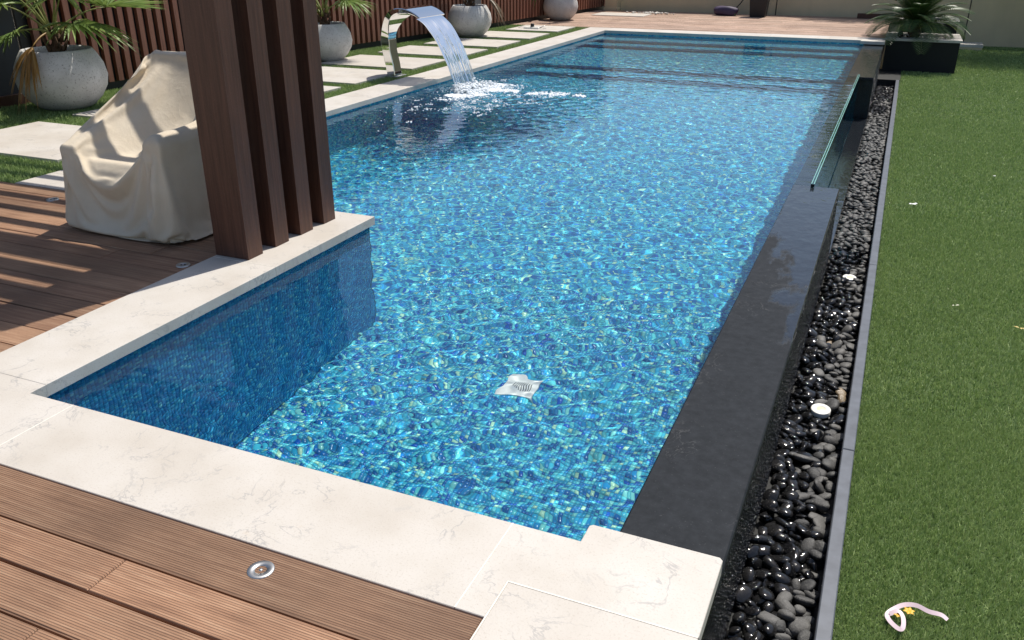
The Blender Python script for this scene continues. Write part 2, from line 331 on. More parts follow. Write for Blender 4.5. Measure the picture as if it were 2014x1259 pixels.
def tile_geo(cu, cv, w0, axis):
    """many small tiles: centre grids cu,cv, base level w0 proud along +axis"""
    n = len(cu); h = TP/2-.0007; t = .0020 + rng.uniform(-.0004, .0004, n); b = .0008
    sx = np.array([-1, 1, 1, -1.]); sy = np.array([-1, -1, 1, 1.])
    low = np.stack([cu[:, None]+sx*h, cv[:, None]+sy*h, np.full((n, 4), w0)], -1)
    tilt = rng.normal(0, .00025, (n, 2))
    top = np.stack([cu[:, None]+sx*(h-b), cv[:, None]+sy*(h-b), w0+t[:, None]+tilt[:, :1]*sx+tilt[:, 1:]*sy], -1)
    V = np.concatenate([low, top], 1).reshape(-1, 3)
    F0 = np.array([[4, 5, 6, 7], [0, 1, 5, 4], [1, 2, 6, 5], [2, 3, 7, 6], [3, 0, 4, 7]])
    F = (np.arange(n)[:, None, None]*8 + F0).reshape(-1, 4)
    if axis == 'x': V = np.stack([V[:, 2], V[:, 0], V[:, 1]], -1)      # u->y, v->z
    return V, F
ux = np.arange(round(XI/TP-.5)+1, round(XR/TP-.5)+1)*TP + TP/2 - TP
ux = np.arange(-141, -26)*TP + TP/2
vy = np.arange(92, round(NEAR_Y/TP))*TP + TP/2
CU, CV = [a.ravel() for a in np.meshgrid(ux, vy)]
drain_c = (-1.67, 3.99); dm = (abs(CU-drain_c[0]) < .112) & (abs(CV-drain_c[1]) < .116); CU, CV = CU[~dm], CV[~dm]
# the 300 that show largest: near the notch corner of the pool
key = (CU+.75)**2*1.0 + (CV-3.0)**2; order = np.argsort(key); big, rest = order[:300], order[300:]
V1, F1 = tile_geo(CU[rest], CV[rest], ZF-d, 'z')
wy = np.arange(92, 213)*TP+TP/2; wz = np.arange(-80, -3)*TP+TP/2; WU, WV = [a.ravel() for a in np.meshgrid(wy, wz)]
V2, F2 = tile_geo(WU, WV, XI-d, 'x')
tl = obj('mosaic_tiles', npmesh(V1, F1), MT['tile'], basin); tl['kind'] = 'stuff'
tw = obj('wall_tiles', npmesh(V2, F2), MT['tileshade'], basin); tw['kind'] = 'stuff'
tv, tf = tile_geo(np.zeros(1), np.zeros(1), 0, 'z'); tme = npmesh(tv, tf); tme.materials.append(MT['tile'])
receivers = [basin, grout, tl, tw]
for i in big:
    o = obj('tile', tme, None, basin); o.location = (CU[i], CV[i], ZF-d); receivers.append(o)
# drain on the floor
dr = thing('main_drain', (drain_c[0], drain_c[1], ZF), 'square white slotted drain cover on the pool floor', 'drain')
o = obj('cover_plate', cbox(-.108, .108, -.112, .112, 0, .010, .003), MT['white'], dr); receivers.append(o)
for k in range(9):
    a = -.060+k*.015; L = .062*(1-abs(k-4)/12)
    o = obj('slot', cbox(a-.0030, a+.0030, -L, L, .0085, .0106, .0002), MT['dark'], dr); receivers.append(o)
for o in receivers: o.cycles.is_caustics_receiver = True

# ---- water surface: real ripples
GY0, GY1, GX = 6.33, 12.10, -.409
def waves(X, Y):
    Z = np.zeros_like(X); r = np.random.default_rng(3)
    for k in range(90):
        lam = 10**r.uniform(math.log10(.052), math.log10(.30)); a = r.uniform(0, 2*math.pi); ph = r.uniform(0, 6.28)
        amp = .0022*lam/(2*math.pi)*(lam/.12)**-.25
        wx = .06*np.sin(2.1*Y+k)+.05*np.sin(3.3*X+1.7*k)
        Z += amp*np.sin(2*math.pi/lam*((X+wx)*math.cos(a)+(Y-wx)*math.sin(a))+ph)*(1+.5*np.sin(.9*X+1.3*Y+k*.7))
    # rings spreading from the fall of the spout
    D = np.hypot(X+4.55, Y-9.3)
    Z += .0009*np.exp(-(D/1.6)**2)*np.sin(2*math.pi*D/.16+1.5*np.sin(3*X)+1.2*np.sin(4*Y))
    Z *= 1 + 1.3*np.exp(-(D/1.7)**2)
    Z *= 1 + .7*np.clip((Y-6)/6, 0, 1)
    return Z
xs = np.arange(XL-.002, GX+.001, .0125); xs = np.append(xs[xs < XR-.01], [XR+.004, GX]); 
ys_ = [YN-.002]
while ys_[-1] < YF: ys_.append(ys_[-1] + (.0125 if ys_[-1] < 7.0 else .020))
ys_[-1] = YF+.002; ys = np.array(ys_)
for v in (YI+.001, GY0, GY1): ys[np.argmin(abs(ys-v))] = v
for v in (XI-.003,): xs[np.argmin(abs(xs-v))] = v
X, Y = np.meshgrid(xs, ys); Z = WL + waves(X, Y)
nx, ny = len(xs), len(ys); idx = np.arange(nx*ny).reshape(ny, nx)
F = np.stack([idx[:-1, :-1], idx[:-1, 1:], idx[1:, 1:], idx[1:, :-1]], -1).reshape(-1, 4)
cx = ((X[:-1, :-1]+X[1:, 1:])/2).ravel(); cyy = ((Y[:-1, :-1]+Y[1:, 1:])/2).ravel()
keep = ~((cx < XI-.003) & (cyy < YI)) & ~((cx > XR+.004) & ((cyy < GY0) | (cyy > GY1))); F = F[keep]
used = np.zeros(nx*ny, bool); used[F.ravel()] = True; remap = np.cumsum(used)-1
water = tag(obj('pool_water', npmesh(np.stack([X, Y, Z], -1).reshape(-1, 3)[used], remap[F], True), MT['water']), 'clear rippled blue water filling the pool', 'water', kind='structure')
water.cycles.is_caustics_caster = True

# ---- coping
cop = thing('pool_coping', (0, 0, 0), 'pale veined limestone coping round the pool edge', 'coping', kind='structure')
G = .0008
def slab(poly, z0=-.05, z1=0.0, parent=cop, mat='coping', name='slab', c=.0018): return obj(name, prism(poly, z0, z1, c), MT[mat], parent)
def rect(x0, x1, y0, y1): return [(x0+G, y0+G), (x1-G, y0+G), (x1-G, y1-G), (x0+G, y1-G)]
cin, cout = -2.78, -3.195
slab(rect(-2.555, -.805, 1.484, 1.861))
slab([(-.805+G, 1.484+G), (-.720-G, 1.484+G), (-.720-G, 1.628+G), (-.213, 1.628+G), (-.213, 1.935), (-.222, 1.945), (-.588, 1.945), (-.597, 1.936), (-.597, 1.861-G), (-.805+G, 1.861-G)])
slab(rect(-.718, -.213, .55, 1.626))
slab([(cout+G, 1.484+G), (-2.555-G, 1.484+G), (-2.555-G, 1.861-G), (cin, 1.861-G), (cin, 1.93), (cout+G, 1.93)])
slab(rect(cout, cin, 1.93, 3.325)); slab([(cout+G, 3.325+G), (cin-G, 3.325+G), (cin-G, 4.29), (cout+G, 4.29)])
for k in range(2): slab(rect(-5.53+k*1.1675, -5.53+(k+1)*1.1675, 3.985, 4.29))
y = 4.29
for k in range(10): slab(rect(-5.53, -5.085, y+k*1.231, y+(k+1)*1.231))
x = -5.085
for x1 in (-4.1, -3.1, -2.1, -1.1, -.585): slab(rect(x, x1, 16.105, 16.60)); x = x1
slab(rect(-.585, -.205, 15.98, 16.60))
for (a, b, c_, d_) in ((-0.8072, -0.8028, 1.486, 1.859), (-2.5572, -2.5528, 1.486, 1.859), (-.716, -.215, 1.6248, 1.6302), (-0.7212, -0.7168, .56, 1.630), (cout+.004, cin-.004, 3.3235, 3.3265)):
    obj('grout_line', cbox(a, b, c_, d_, -.04, .0006, .0003), MT['creamgrout'], cop)
# bed under the coping
obj('mortar_bed', mesh(*merge([(q.vertices, q.faces) for q in ()])) if False else cbox(-3.19, XI-.004, 1.50, 4.262, -.60, -.052), MT['grout'], cop)
obj('mortar_bed', cbox(-3.19, -.225, .56, 1.82, -.60, -.052), MT['black'], cop)

# ---- decks, board by board
def deck(name, label, x0, x1, ygaps, z1, seg, parent_kind='structure', cut=None, g=.0035, mat='deck', tone=lambda i, r: r.uniform(.78, 1.15)):
    dk = thing(name, (0, 0, 0), label, 'deck', kind=parent_kind); r = random.Random(len(ygaps)+int(x0*10))
    for i in range(len(ygaps)-1):
        a, b = ygaps[i], ygaps[i+1]; xx = [x0]; fixed = cut.get(i) if cut else None
        if fixed is not None: xx = [x0]+fixed+[x1]
        else:
            p = x0 + r.uniform(.3, 1.)*seg
            while p < x1-.3: xx.append(p); p += seg*r.uniform(.8, 1.15)
            xx.append(x1)
        for u, v in zip(xx[:-1], xx[1:]):
            t_ = tone(i, r); bd = obj('board', cbox(u+.0012, v-.0012, a+g, b-g, z1-.028, z1+r.uniform(-.0012, .0012), .004), MT[mat], dk); bd.color = (t_, t_, t_, 1)
    return dk
ynear = [1.4835, 1.296, 1.158, 1.020, .880, .740, .600, .460, .320][::-1]
deck('wooden_deck', 'ribbed brown timber deck in front of the pool', -3.6, -.7205, ynear, .0, 2.1, tone=lambda i, r: .72 if i == 7 else r.uniform(.95, 1.12), cut={7: [], 6: [-1.716], 5: [-2.9], 4: [-1.716]})
yl = [2.136+.156*k for k in range(-4, 12)] + [3.983]
deck('wooden_deck', 'shaded timber deck under the pergola beside the covered chair', -8.1, cout-.001, yl, -.003, 2.2)
yf = [16.603+.145*k for k in range(0, 31)]
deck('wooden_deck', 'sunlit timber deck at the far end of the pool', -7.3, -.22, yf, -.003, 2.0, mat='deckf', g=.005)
for nm, b in (('shade_slab', (-3.6, -.73, .30, 1.482)), ('shade_slab', (-8.1, cout-.01, 1.50, 3.98)), ('shade_slab', (-7.3, -.22, 16.62, 21.0))):  # solid black slabs: the shade below and between the boards put in as colour
    tag(obj(nm, cbox(b[0], b[1], b[2], b[3], -.30, -.033), MT['black']), 'black slab painting the shade under the ' + {.30: 'front', 1.5: 'pergola', 16.62: 'far'}[b[2]] + ' deck boards', 'shade slab', kind='structure')

# ---- overflow wall, ledge, glass
ow = thing('overflow_wall', (-.37, 9, -.7), 'black stone infinity edge wall between pool and pebble strip', 'wall')
XO = -.215; ZW = WL+.0015
obj('capstone', cbox(XR, XO, 1.90, GY0, -.10, ZW, .005), MT['stone'], ow)
obj('capstone', cbox(XR, XO, GY1, 16.1, -.10, ZW, .005), MT['stone'], ow)
obj('submerged_sill', cbox(XR, GX-.001, GY0+.002, GY1-.002, -.150, -.110, .003), MT['stone'], ow)
obj('ledge', cbox(GX+.026, XO, GY0-.3, GY1+.002, -.75, -.585, .004), MT['stone'], ow)
obj('outer_face', cbox(XR+.12, XO-.0015, .55, GY0-.003, -.80, -.101, .001), MT['wetwall'], ow)
obj('outer_face', cbox(XR+.12, XO-.0015, GY1+.003, 16.4, -.80, -.101, .001), MT['wetwall'], ow)
# water film running down the outer face
for q in ow.children: q.location = -ow.location; q.cycles.is_caustics_receiver = True
def drops():
    r = np.random.default_rng(21); V0, F0 = rock(1, 0); Vs, Fs = [], []; n = 3800
    for i in range(n):
        y_ = r.uniform(1.9, GY0-.03) if i < n*.8 else r.uniform(GY1+.1, 15.1); z = -.60+.52*r.random()**1.3; sz = r.uniform(.0014, .0040)*(1+.08*max(0, y_-2))
        Vs.append(V0*np.array([sz*.6, sz, sz*r.uniform(1, 2.2)])+np.array([XO-.001, y_, z])); Fs.append(F0+i*len(V0))
    return npmesh(np.concatenate(Vs), np.concatenate(Fs), True)
dp = obj('water_drops', drops(), MT['drop'], ow); dp['kind'] = 'stuff'; dp.location = -ow.location
gp = thing('glass_panel', (GX+.012, 9.2, -.6), 'long clear acrylic window panel with green edges in the pool wall', 'window')
obj('pane', mesh(*merge([([(x, y_, z) for z in (-.60, WL+.026) for x, y_ in ((GX+.0005-GX-.012, GY0-.04-9.2), (GX+.0245-GX-.012, GY0-.04-9.2), (GX+.0245-GX-.012, GY1+.03-9.2), (GX+.0005-GX-.012, GY1+.03-9.2))], [(3, 2, 1, 0), (4, 5, 6, 7), (0, 1, 5, 4), (1, 2, 6, 5), (2, 3, 7, 6), (3, 0, 4, 7)])])), MT['acrylic'], gp)
for q in gp.children:
    for v in q.data.vertices: v.co.z += .6
for u in (.0015, .0185):
    obj('edge_strip', cbox(u-.012, u-.012+.0045, GY0-.04-9.2, GY1+.03-9.2, .6+WL+.0255, .6+WL+.0295, .001), MT['seal'], gp)

# ---- pebble strip
TX0, TX1, TY0, TY1 = XO, .062, 1.2, 15.2
tag(obj('drainage_channel', mesh(*merge([quad([(TX0-.01, .6, -.635), (TX1+.01, .6, -.635), (TX1+.01, TY1, -.635), (TX0-.01, TY1, -.635)]), quad([(TX0-.01, TY1, -.7), (TX1+.06, TY1, -.7), (TX1+.06, TY1, -.495), (TX0-.01, TY1, -.495)]), quad([(TX0-.01, TY1, -.495), (TX1+.06, TY1, -.495), (TX1+.06, TY1+1.3, -.495), (TX0-.01, TY1+1.3, -.495)])])), MT['bstone']), 'black drainage channel under the pebbles', 'channel', kind='structure')
ROCKS = [rock(2, i) for i in range(9)]; ROCKS1 = [rock(1, i) for i in range(9)]
def poisson(x0, x1, y0, y1, rmin, seed, tries=12):
    r = random.Random(seed); cell = rmin/1.415; grid = {}; pts = []
    for _ in range(int((x1-x0)*(y1-y0)/(rmin*rmin)*tries)):
        p = (r.uniform(x0, x1), r.uniform(y0, y1)); gx, gy = int(p[0]//cell), int(p[1]//cell); ok = True
        for i in range(gx-2, gx+3):
            for j in range(gy-2, gy+3):
                for q in grid.get((i, j), ()):
                    if (q[0]-p[0])**2+(q[1]-p[1])**2 < rmin*rmin: ok = False
        if ok: grid.setdefault((gx, gy), []).append(p); pts.append(p)
    return pts
rr = random.Random(11); peb = []
for layer, (zz, rm, s0, s1, sd_) in enumerate(((-.628, .043, .027, .038, 1), (-.598, .040, .020, .041, 2))):
    for (px_, py_) in poisson(TX0+.020, TX1-.024, 2.05, TY1-.03, rm, sd_):
        if any(math.hypot(px_-lx, py_-ly) < .058 and layer == 1 for lx, ly in ((-.061, 3.986), (-.05, 6.015))): continue
        a = rr.uniform(s0, s1); wet = (px_ < -.045+.05*math.sin(py_*5)+rr.gauss(0, .045) and (py_ < 6.6 or py_ > 12.6)) or (py_ > 13.6 and rr.random() < .6)
        if py_ < 2.6 and px_ > -.06: wet = False
        rot = Matrix.Rotation(rr.uniform(0, 6.28), 3, 'Z') @ Matrix.Rotation(rr.gauss(0, .38), 3, 'X') @ Matrix.Rotation(rr.gauss(0, .32), 3, 'Y')
        peb.append((layer, px_, py_, zz+rr.uniform(-.009, .009), a, a*rr.uniform(.58, .90), a*rr.uniform(.33, .55), rot, wet, rr.randrange(9), rr.random()))
PM = {}
def pebble_mesh(i, kind):
    if (i, kind) not in PM: PM[(i, kind)] = npmesh(*ROCKS[i], True); PM[(i, kind)].materials.append(MT[kind])
    return PM[(i, kind)]
top_ = sorted([p for p in peb if p[0] == 1], key=lambda p: p[2])[:300]; ts = set(id(p) for p in top_)
for p in top_:
    kind = 'ptan' if p[10] < .012 else ('pwet' if p[8] else 'pdry')
    o = obj('pebble', pebble_mesh(p[9], kind)); o.matrix_world = Matrix.Translation(p[1:4]) @ p[7].to_4x4() @ Matrix.Diagonal((p[4], p[5], p[6], 1))
    lab = {'pwet': 'wet glossy black pebble in the strip along the overflow wall', 'pdry': 'dry grey pebble in the strip beside the stone edging', 'ptan': 'tan brown pebble among the black pebbles'}[kind]
    tag(o, lab, 'pebble', {'pwet': 'wet black pebbles', 'pdry': 'dry grey pebbles', 'ptan': 'tan pebbles'}[kind])
for kind in ('pwet', 'pdry'):
    Vs, Fs, n0 = [], [], 0
    for p in peb:
        if id(p) in ts or (kind == 'pwet') != p[8]: continue
        V, F = (ROCKS if p[2] < 5.5 else ROCKS1)[p[9]]; A = np.array(p[7] @ Matrix.Diagonal((p[4], p[5], p[6])))
        Vs.append(V @ A.T + np.array(p[1:4])); Fs.append(F+n0); n0 += len(V)
    tag(obj('pebbles', npmesh(np.concatenate(Vs), np.concatenate(Fs), True), MT[kind]), {'pwet': 'mass of wet black pebbles filling the strip', 'pdry': 'mass of dry grey pebbles filling the strip further back'}[kind], 'pebbles', kind='stuff')
ke = thing('stone_edging', (.087, 8, -.49), 'dark grey stone edging between pebbles and lawn', 'edging')
y = -1.5
while y < 15.1:
    y1 = min(y+2.53 if y > -1 else .97, 15.19); obj('edging_stone', cbox(-.027, .024, y+.002-8, y1-.002-8, -.25, 0.0, .004), MT['kerb'], ke); y = y1

# ---- lawn
def blades(pts, h, wd, lean, seed):
    r = np.random.default_rng(seed); n = len(pts); a = r.uniform(0, 6.283, n); L = h*r.uniform(.6, 1.25, n); ln = np.abs(r.normal(0, lean, n))
    dx, dy = np.cos(a), np.sin(a); b = r.uniform(0, 6.283, n); sx, sy = np.cos(b)*wd/2, np.sin(b)*wd/2
    P = np.asarray(pts); up = L*np.cos(ln); out = L*np.sin(ln)
    v0 = np.stack([P[:, 0]-sx, P[:, 1]-sy, P[:, 2]], -1); v1 = np.stack([P[:, 0]+sx, P[:, 1]+sy, P[:, 2]], -1)
    m = np.stack([P[:, 0]+dx*out*.38, P[:, 1]+dy*out*.38, P[:, 2]+up*.62], -1); q = .8
    m0 = m - np.stack([sx, sy, 0*sx], -1)*q; m1 = m + np.stack([sx, sy, 0*sx], -1)*q
    t = np.stack([P[:, 0]+dx*out, P[:, 1]+dy*out, P[:, 2]+up], -1)
    V = np.stack([v0, v1, m1, m0, t], 1).reshape(-1, 3); i = np.arange(n)[:, None]*5
    F = np.concatenate([i+np.array([[0, 1, 2]]), i+np.array([[0, 2, 3]]), i+np.array([[3, 2, 4]])], 0)
    return V, F
def scatter(x0, x1, y0, y1, dens, z, seed):
    n = int((x1-x0)*(y1-y0)*dens); r = np.random.default_rng(seed); return np.stack([r.uniform(x0, x1, n), r.uniform(y0, y1, n), np.full(n, z)], -1)
LX0, ZL = .113, -.515
tag(obj('lawn', mesh([(LX0, -1.5, ZL), (9, -1.5, ZL), (9, 21.5, ZL), (LX0, 21.5, ZL)], [(0, 1, 2, 3)]), MT['turf']), 'green lawn ground beside the pool', 'lawn', kind='structure')
Vs, Fs, n0 = [], [], 0
for (x0, x1, y0, y1, de, h, wd, ln) in ((LX0, 1.3, 1.9, 4.0, 42000, .028, .0024, .62), (1.3, 3.2, 1.0, 4.0, 9000, .028, .0050, .62), (LX0, 1.8, 4.0, 7.5, 20000, .028, .0036, .62), (1.8, 4.5, 4.0, 7.5, 6500, .028, .0062, .62), (LX0, 2.6, 7.5, 12, 8500, .028, .006, .6), (2.6, 6.5, 7.5, 12, 4000, .028, .0085, .6), (LX0, 7, 12, 16.4, 4000, .028, .009, .6), (.95, 8.5, 16.4, 21, 3000, .03, .011, .6)):
    V, F = blades(scatter(x0, x1, y0, y1, de, ZL, n0+1), h, wd, ln, n0+2); Vs.append(V); Fs.append(F+n0); n0 += len(V)
tag(obj('grass', npmesh(np.concatenate(Vs), np.concatenate(Fs)), MT['grass']), 'short green artificial grass blades of the lawn', 'grass', kind='stuff')

# ---- left terrace: turf with stepping slabs
FA = (-8.18, 7.34); FD = Vector((1.512, 14.07)).normalized()
def fence_x(y): return FA[0]+(y-FA[1])*FD.x/FD.y
ZT = -.022
tag(obj('terrace_ground', mesh([(-9.5, 3.985, ZT), (-5.532, 3.985, ZT), (-5.532, 16.6, ZT), (-9.5, 16.6, ZT)], [(0, 1, 2, 3)]), MT['turf']), 'turfed terrace ground along the slat fence', 'ground', kind='structure')
tag(obj('earth_bank', cbox(-9.6, -5.14, 3.99, 21.4, -1.7, -.06), MT['soil']), 'earth under the terrace', 'ground', kind='structure')
ps = thing('stepping_path', (0, 0, 0), 'row of large pale stepping slabs set in turf', 'path', kind='structure')
SL = [(4.56, 5.60), (5.98, 7.02), (7.34, 8.42), (8.70, 9.80), (10.06, 11.09), (11.46, 12.42), (12.76, 13.72), (14.10, 15.06), (15.45, 16.45)]
sl_rects = []
for (a, b) in SL:
    xl = max(-7.24, fence_x(b)+.55) if b > 12 else -7.24
    xl = {12.42: -7.17, 13.72: -7.1, 15.06: -6.98, 16.45: -6.82}.get(b, xl)
    sl_rects.append((xl, -5.785, a, b)); slab(rect(xl, -5.785, a, b), -.06, .012, ps, 'paving', 'stepping_slab')
pts = []
for (x0, x1, y0, y1, de, seed) in ((-8.7, -5.535, 3.99, 7.5, 9000, 51), (-8.3, -5.535, 7.5, 12, 6500, 52), (-7.8, -5.535, 12, 16.58, 5000, 53)):
    p = scatter(x0, x1, y0, y1, de, ZT, seed); ok = p[:, 0] > fence_x(p[:, 1])+.03
    for (a, b, c_, d_) in sl_rects: ok &= ~((p[:, 0] > a-.006) & (p[:, 0] < b+.006) & (p[:, 1] > c_-.006) & (p[:, 1] < d_+.006))
    pts.append(p[ok])
V, F = blades(np.concatenate(pts), .034, .0055, .5, 61)
tag(obj('grass', npmesh(V, F), MT['grass']), 'green artificial turf between the stepping slabs', 'grass', kind='stuff')

# ---- boundary walls
bw = thing('boundary_wall', (-2, 21.3, 0), 'plain beige rendered garden wall at the far end', 'wall')
xs_ = [-6.6, -2.66, 1.26, 5.2, 9.2]
for a, b in zip(xs_[:-1], xs_[1:]): obj('wall_panel', cbox(a+2+.012, b+2-.012, -.14, .1, -1.2, 1.45, .01), MT['wall'], bw)
obj('joint_backing', cbox(-4.58, 11.2, -.10, .08, -1.2, 1.44, .01), MT['dgrey'], bw)
pl = thing('wall_pillar', (-6.45, 20.95, 0), 'pale beige pillar where the slat fence meets the garden wall', 'pillar')
obj('shaft', cbox(-.15, .14, -.10, .2, -.1, 1.6, .01), MT['wall'], pl); obj('base', cbox(-.17, .16, -.12, .2, -.1, .06, .01), MT['wall'], pl)

# ---- slat fence
fe = thing('slat_fence', (FA[0], FA[1], 0), 'long fence of upright red brown timber slats along the terrace', 'fence'); fe.rotation_euler = (0, 0, -math.atan2(FD.x, FD.y))
obj('backing_panel', cbox(-.10, -.062, -.9, 14.15, -.05, 2.1, .003), MT['black'], fe)
sme = cbox(-.055, 0, -.033, .033, .075, 2.15, .003); sme.materials.append(MT['slat'])
for k in range(114):
    o = obj('slat', sme, None, fe); o.location = (0, -.75+k*.1305, 0)
for z in (.35, 1.3): obj('rail', cbox(-.0615, -.0555, -.9, 14.15, z, z+.07, .001), MT['black'], fe)
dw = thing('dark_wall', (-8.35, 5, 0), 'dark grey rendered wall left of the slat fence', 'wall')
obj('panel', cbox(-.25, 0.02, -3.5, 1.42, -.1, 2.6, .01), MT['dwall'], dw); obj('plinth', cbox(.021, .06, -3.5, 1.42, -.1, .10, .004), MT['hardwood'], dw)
pg = thing('grey_pillar', (fence_x(15.05)+.02, 15.05, 0), 'dark grey pillar in the slat fence behind the third pot', 'pillar'); pg.rotation_euler = fe.rotation_euler
obj('shaft', cbox(-.12, .05, -.26, .26, -.05, 2.2, .006), MT['dgrey'], pg); obj('base', cbox(-.12, .06, -.27, .27, -.05, .03, .004), MT['dgrey'], pg)

# ================================================================== OBJECTS
# ---- pergola
pe = thing('pergola', (-3.08, 3.75, 0), 'dark hardwood pergola with four slat posts on the coping', 'pergola')
PX0, PX1 = -3.192-(-3.08), -2.975-(-3.08); HP = 2.25
for k in range(4):
    y0 = 3.352+k*.2285-3.75; obj('post', cbox(PX0, PX1, y0, y0+.118, .001, HP, .003), MT['hardwood'], pe)
obj('beam', cbox(PX0-.05, PX1, -.42, 1.95, HP+.001, HP+.20, .003), MT['hardwood'], pe)
for k in range(4):
    y0 = 3.352+k*.2285-3.75; obj('louvre', cbox(-5.2, PX0-.051, y0, y0+(.118 if k != 3 else .20), HP+.02, HP+.17, .003), MT['hardwood'], pe)
for k in range(6):
    y0 = 4.40+k*.21-3.75; obj('louvre', cbox(-5.2, PX0-.051, y0, y0+.055, HP+.05, HP+.13, .003), MT['hardwood'], pe)
obj('beam', cbox(-5.42, -5.201, -.42, 1.95, HP+.001, HP+.20, .003), MT['hardwood'], pe)
for y0 in (-.4,): obj('corner_post', cbox(-5.40, -5.22, y0, y0+.18, -.02, HP, .003), MT['hardwood'], pe)

# ---- covered chair
def sstep(a, b, x): t = np.clip((x-a)/(b-a), 0, 1); return t*t*(3-2*t)
def chair_cover():
    """a tailored cover, a little too big for the chair it is dropped over"""
    W_, D_ = .80, .93; n = 56; u, v = np.meshgrid(np.linspace(0, 1, n), np.linspace(0, 1, n))
    um, vm = u*W_, v*D_; p0 = np.array([.0, .0]); p1_ = np.array([.80*W_, .72*D_]); dl = (p1_-p0)/np.linalg.norm(p1_-p0)
    sdist = -((um-p0[0])*dl[1]-(vm-p0[1])*dl[0]); ramp = .50+.95*np.clip(sdist, 0, 1)
    back = .48+.47*sstep(.62, .88, v); armR = .50+.14*sstep(.02, .2, v)+.40*sstep(.55, .9, v); wr = sstep(.70, .95, u)
    z = np.minimum(np.maximum(np.maximum(np.full_like(u, .47), back), ramp), .945); z = z+np.clip(armR-z, 0, 1)*wr
    for _ in range(4):
        zp = np.pad(z, 1, mode='edge'); z = .5*z+.125*(zp[:-2, 1:-1]+zp[2:, 1:-1]+zp[1:-1, :-2]+zp[1:-1, 2:])
    V = np.stack([(u-.5)*W_, (v-.5)*D_, z+.004*np.sin(31*u+17*v)], -1).reshape(-1, 3); id_ = np.arange(n*n).reshape(n, n)
    F = np.stack([id_[:-1, :-1], id_[:-1, 1:], id_[1:, 1:], id_[1:, :-1]], -1).reshape(-1, 4)
    loop = np.concatenate([id_[0, :-1], id_[:-1, -1], id_[-1, :0:-1], id_[:0:-1, 0]]); m = len(loop); rows = 26
    B = V[loop]; VV = [V]; prev = loop; base = len(V); q = np.arange(m)/m*2*math.pi
    for r in range(1, rows+1):
        f = r/rows; zz = B[:, 2]*(1-f)+.016*f; fl = 1.012+.012*f+.006*np.sin(13*q+3*f)
        VV.append(np.stack([B[:, 0]*fl, B[:, 1]*fl, zz], -1)); cur = base+np.arange(m)
        F = np.concatenate([F, np.stack([prev, cur, np.roll(cur, -1), np.roll(prev, -1)], -1)]); prev = cur; base += m
    return npmesh(np.concatenate(VV), F, True)
def drape(loc):
    """let the cover fall over the chair frame: a short cloth simulation, kept as a plain mesh"""
    tmp = []
    def solid(me):
        o_ = bpy.data.objects.new('frame_form', me); C.objects.link(o_); o_.location = loc; o_.modifiers.new('c', 'COLLISION'); o_.collision.thickness_outer = .006; o_.collision.cloth_friction = 12; tmp.append(o_)
    solid(cbox(-.36, .36, -.42, .40, .02, .40, .04)); solid(mesh([(-.38, -.425, .02), (-.27, -.425, .02), (-.27, .40, .02), (-.38, .40, .02), (-.375, -.415, .475), (-.285, -.415, .475), (-.285, .36, .74), (-.375, .36, .74)], [(3, 2, 1, 0), (4, 5, 6, 7), (0, 1, 5, 4), (1, 2, 6, 5), (2, 3, 7, 6), (3, 0, 4, 7)])); solid(cbox(.27, .375, -.425, .38, .02, .585, .035))
    bk = [(-.355, .18, .38), (.355, .18, .38), (.355, .44, .38), (-.355, .44, .38), (-.33, .33, .905), (.33, .33, .905), (.33, .43, .905), (-.33, .43, .905)]
    solid(mesh(bk, [(3, 2, 1, 0), (4, 5, 6, 7), (0, 1, 5, 4), (1, 2, 6, 5), (2, 3, 7, 6), (3, 0, 4, 7)]))
    solid(cbox(-2, 2, -2, 2, -.2, .0, .01))
    o_ = bpy.data.objects.new('cover', chair_cover()); C.objects.link(o_); o_.location = loc; tmp.append(o_)
    cl = o_.modifiers.new('cloth', 'CLOTH'); st_ = cl.settings; st_.quality = 6; st_.mass = .35; st_.tension_stiffness = 25; st_.compression_stiffness = 25; st_.shear_stiffness = 12; st_.bending_stiffness = 4
    st_.tension_damping = 12; st_.compression_damping = 12; st_.air_damping = 2; cl.collision_settings.distance_min = .006; cl.collision_settings.collision_quality = 3; cl.collision_settings.use_self_collision = False
    cl.point_cache.frame_start = 1; cl.point_cache.frame_end = 40
    for f in range(1, 31): sc.frame_set(f)
    dg = bpy.context.evaluated_depsgraph_get(); me = bpy.data.meshes.new_from_object(o_.evaluated_get(dg)); sc.frame_set(1)
    for q in tmp: bpy.data.objects.remove(q)
    me.materials.clear(); me.polygons.foreach_set('use_smooth', [True]*len(me.polygons)); return me
CH = (-3.905, 3.835, 0)
cover_mesh = drape(CH)
ch = thing('covered_armchair', CH, 'armchair under a loose beige fabric cover on the deck', 'chair')
o = obj('fabric_cover', cover_mesh, MT['cloth'], ch); md = o.modifiers.new('sub', 'SUBSURF'); md.levels = md.render_levels = 1
for sx in (-1, 1):
    for sy in (-1, 1): obj('leg', cbox(sx*.33-.02, sx*.33+.02, sy*.38-.02, sy*.38+.02, 0, .09, .002), MT['dark'], ch)

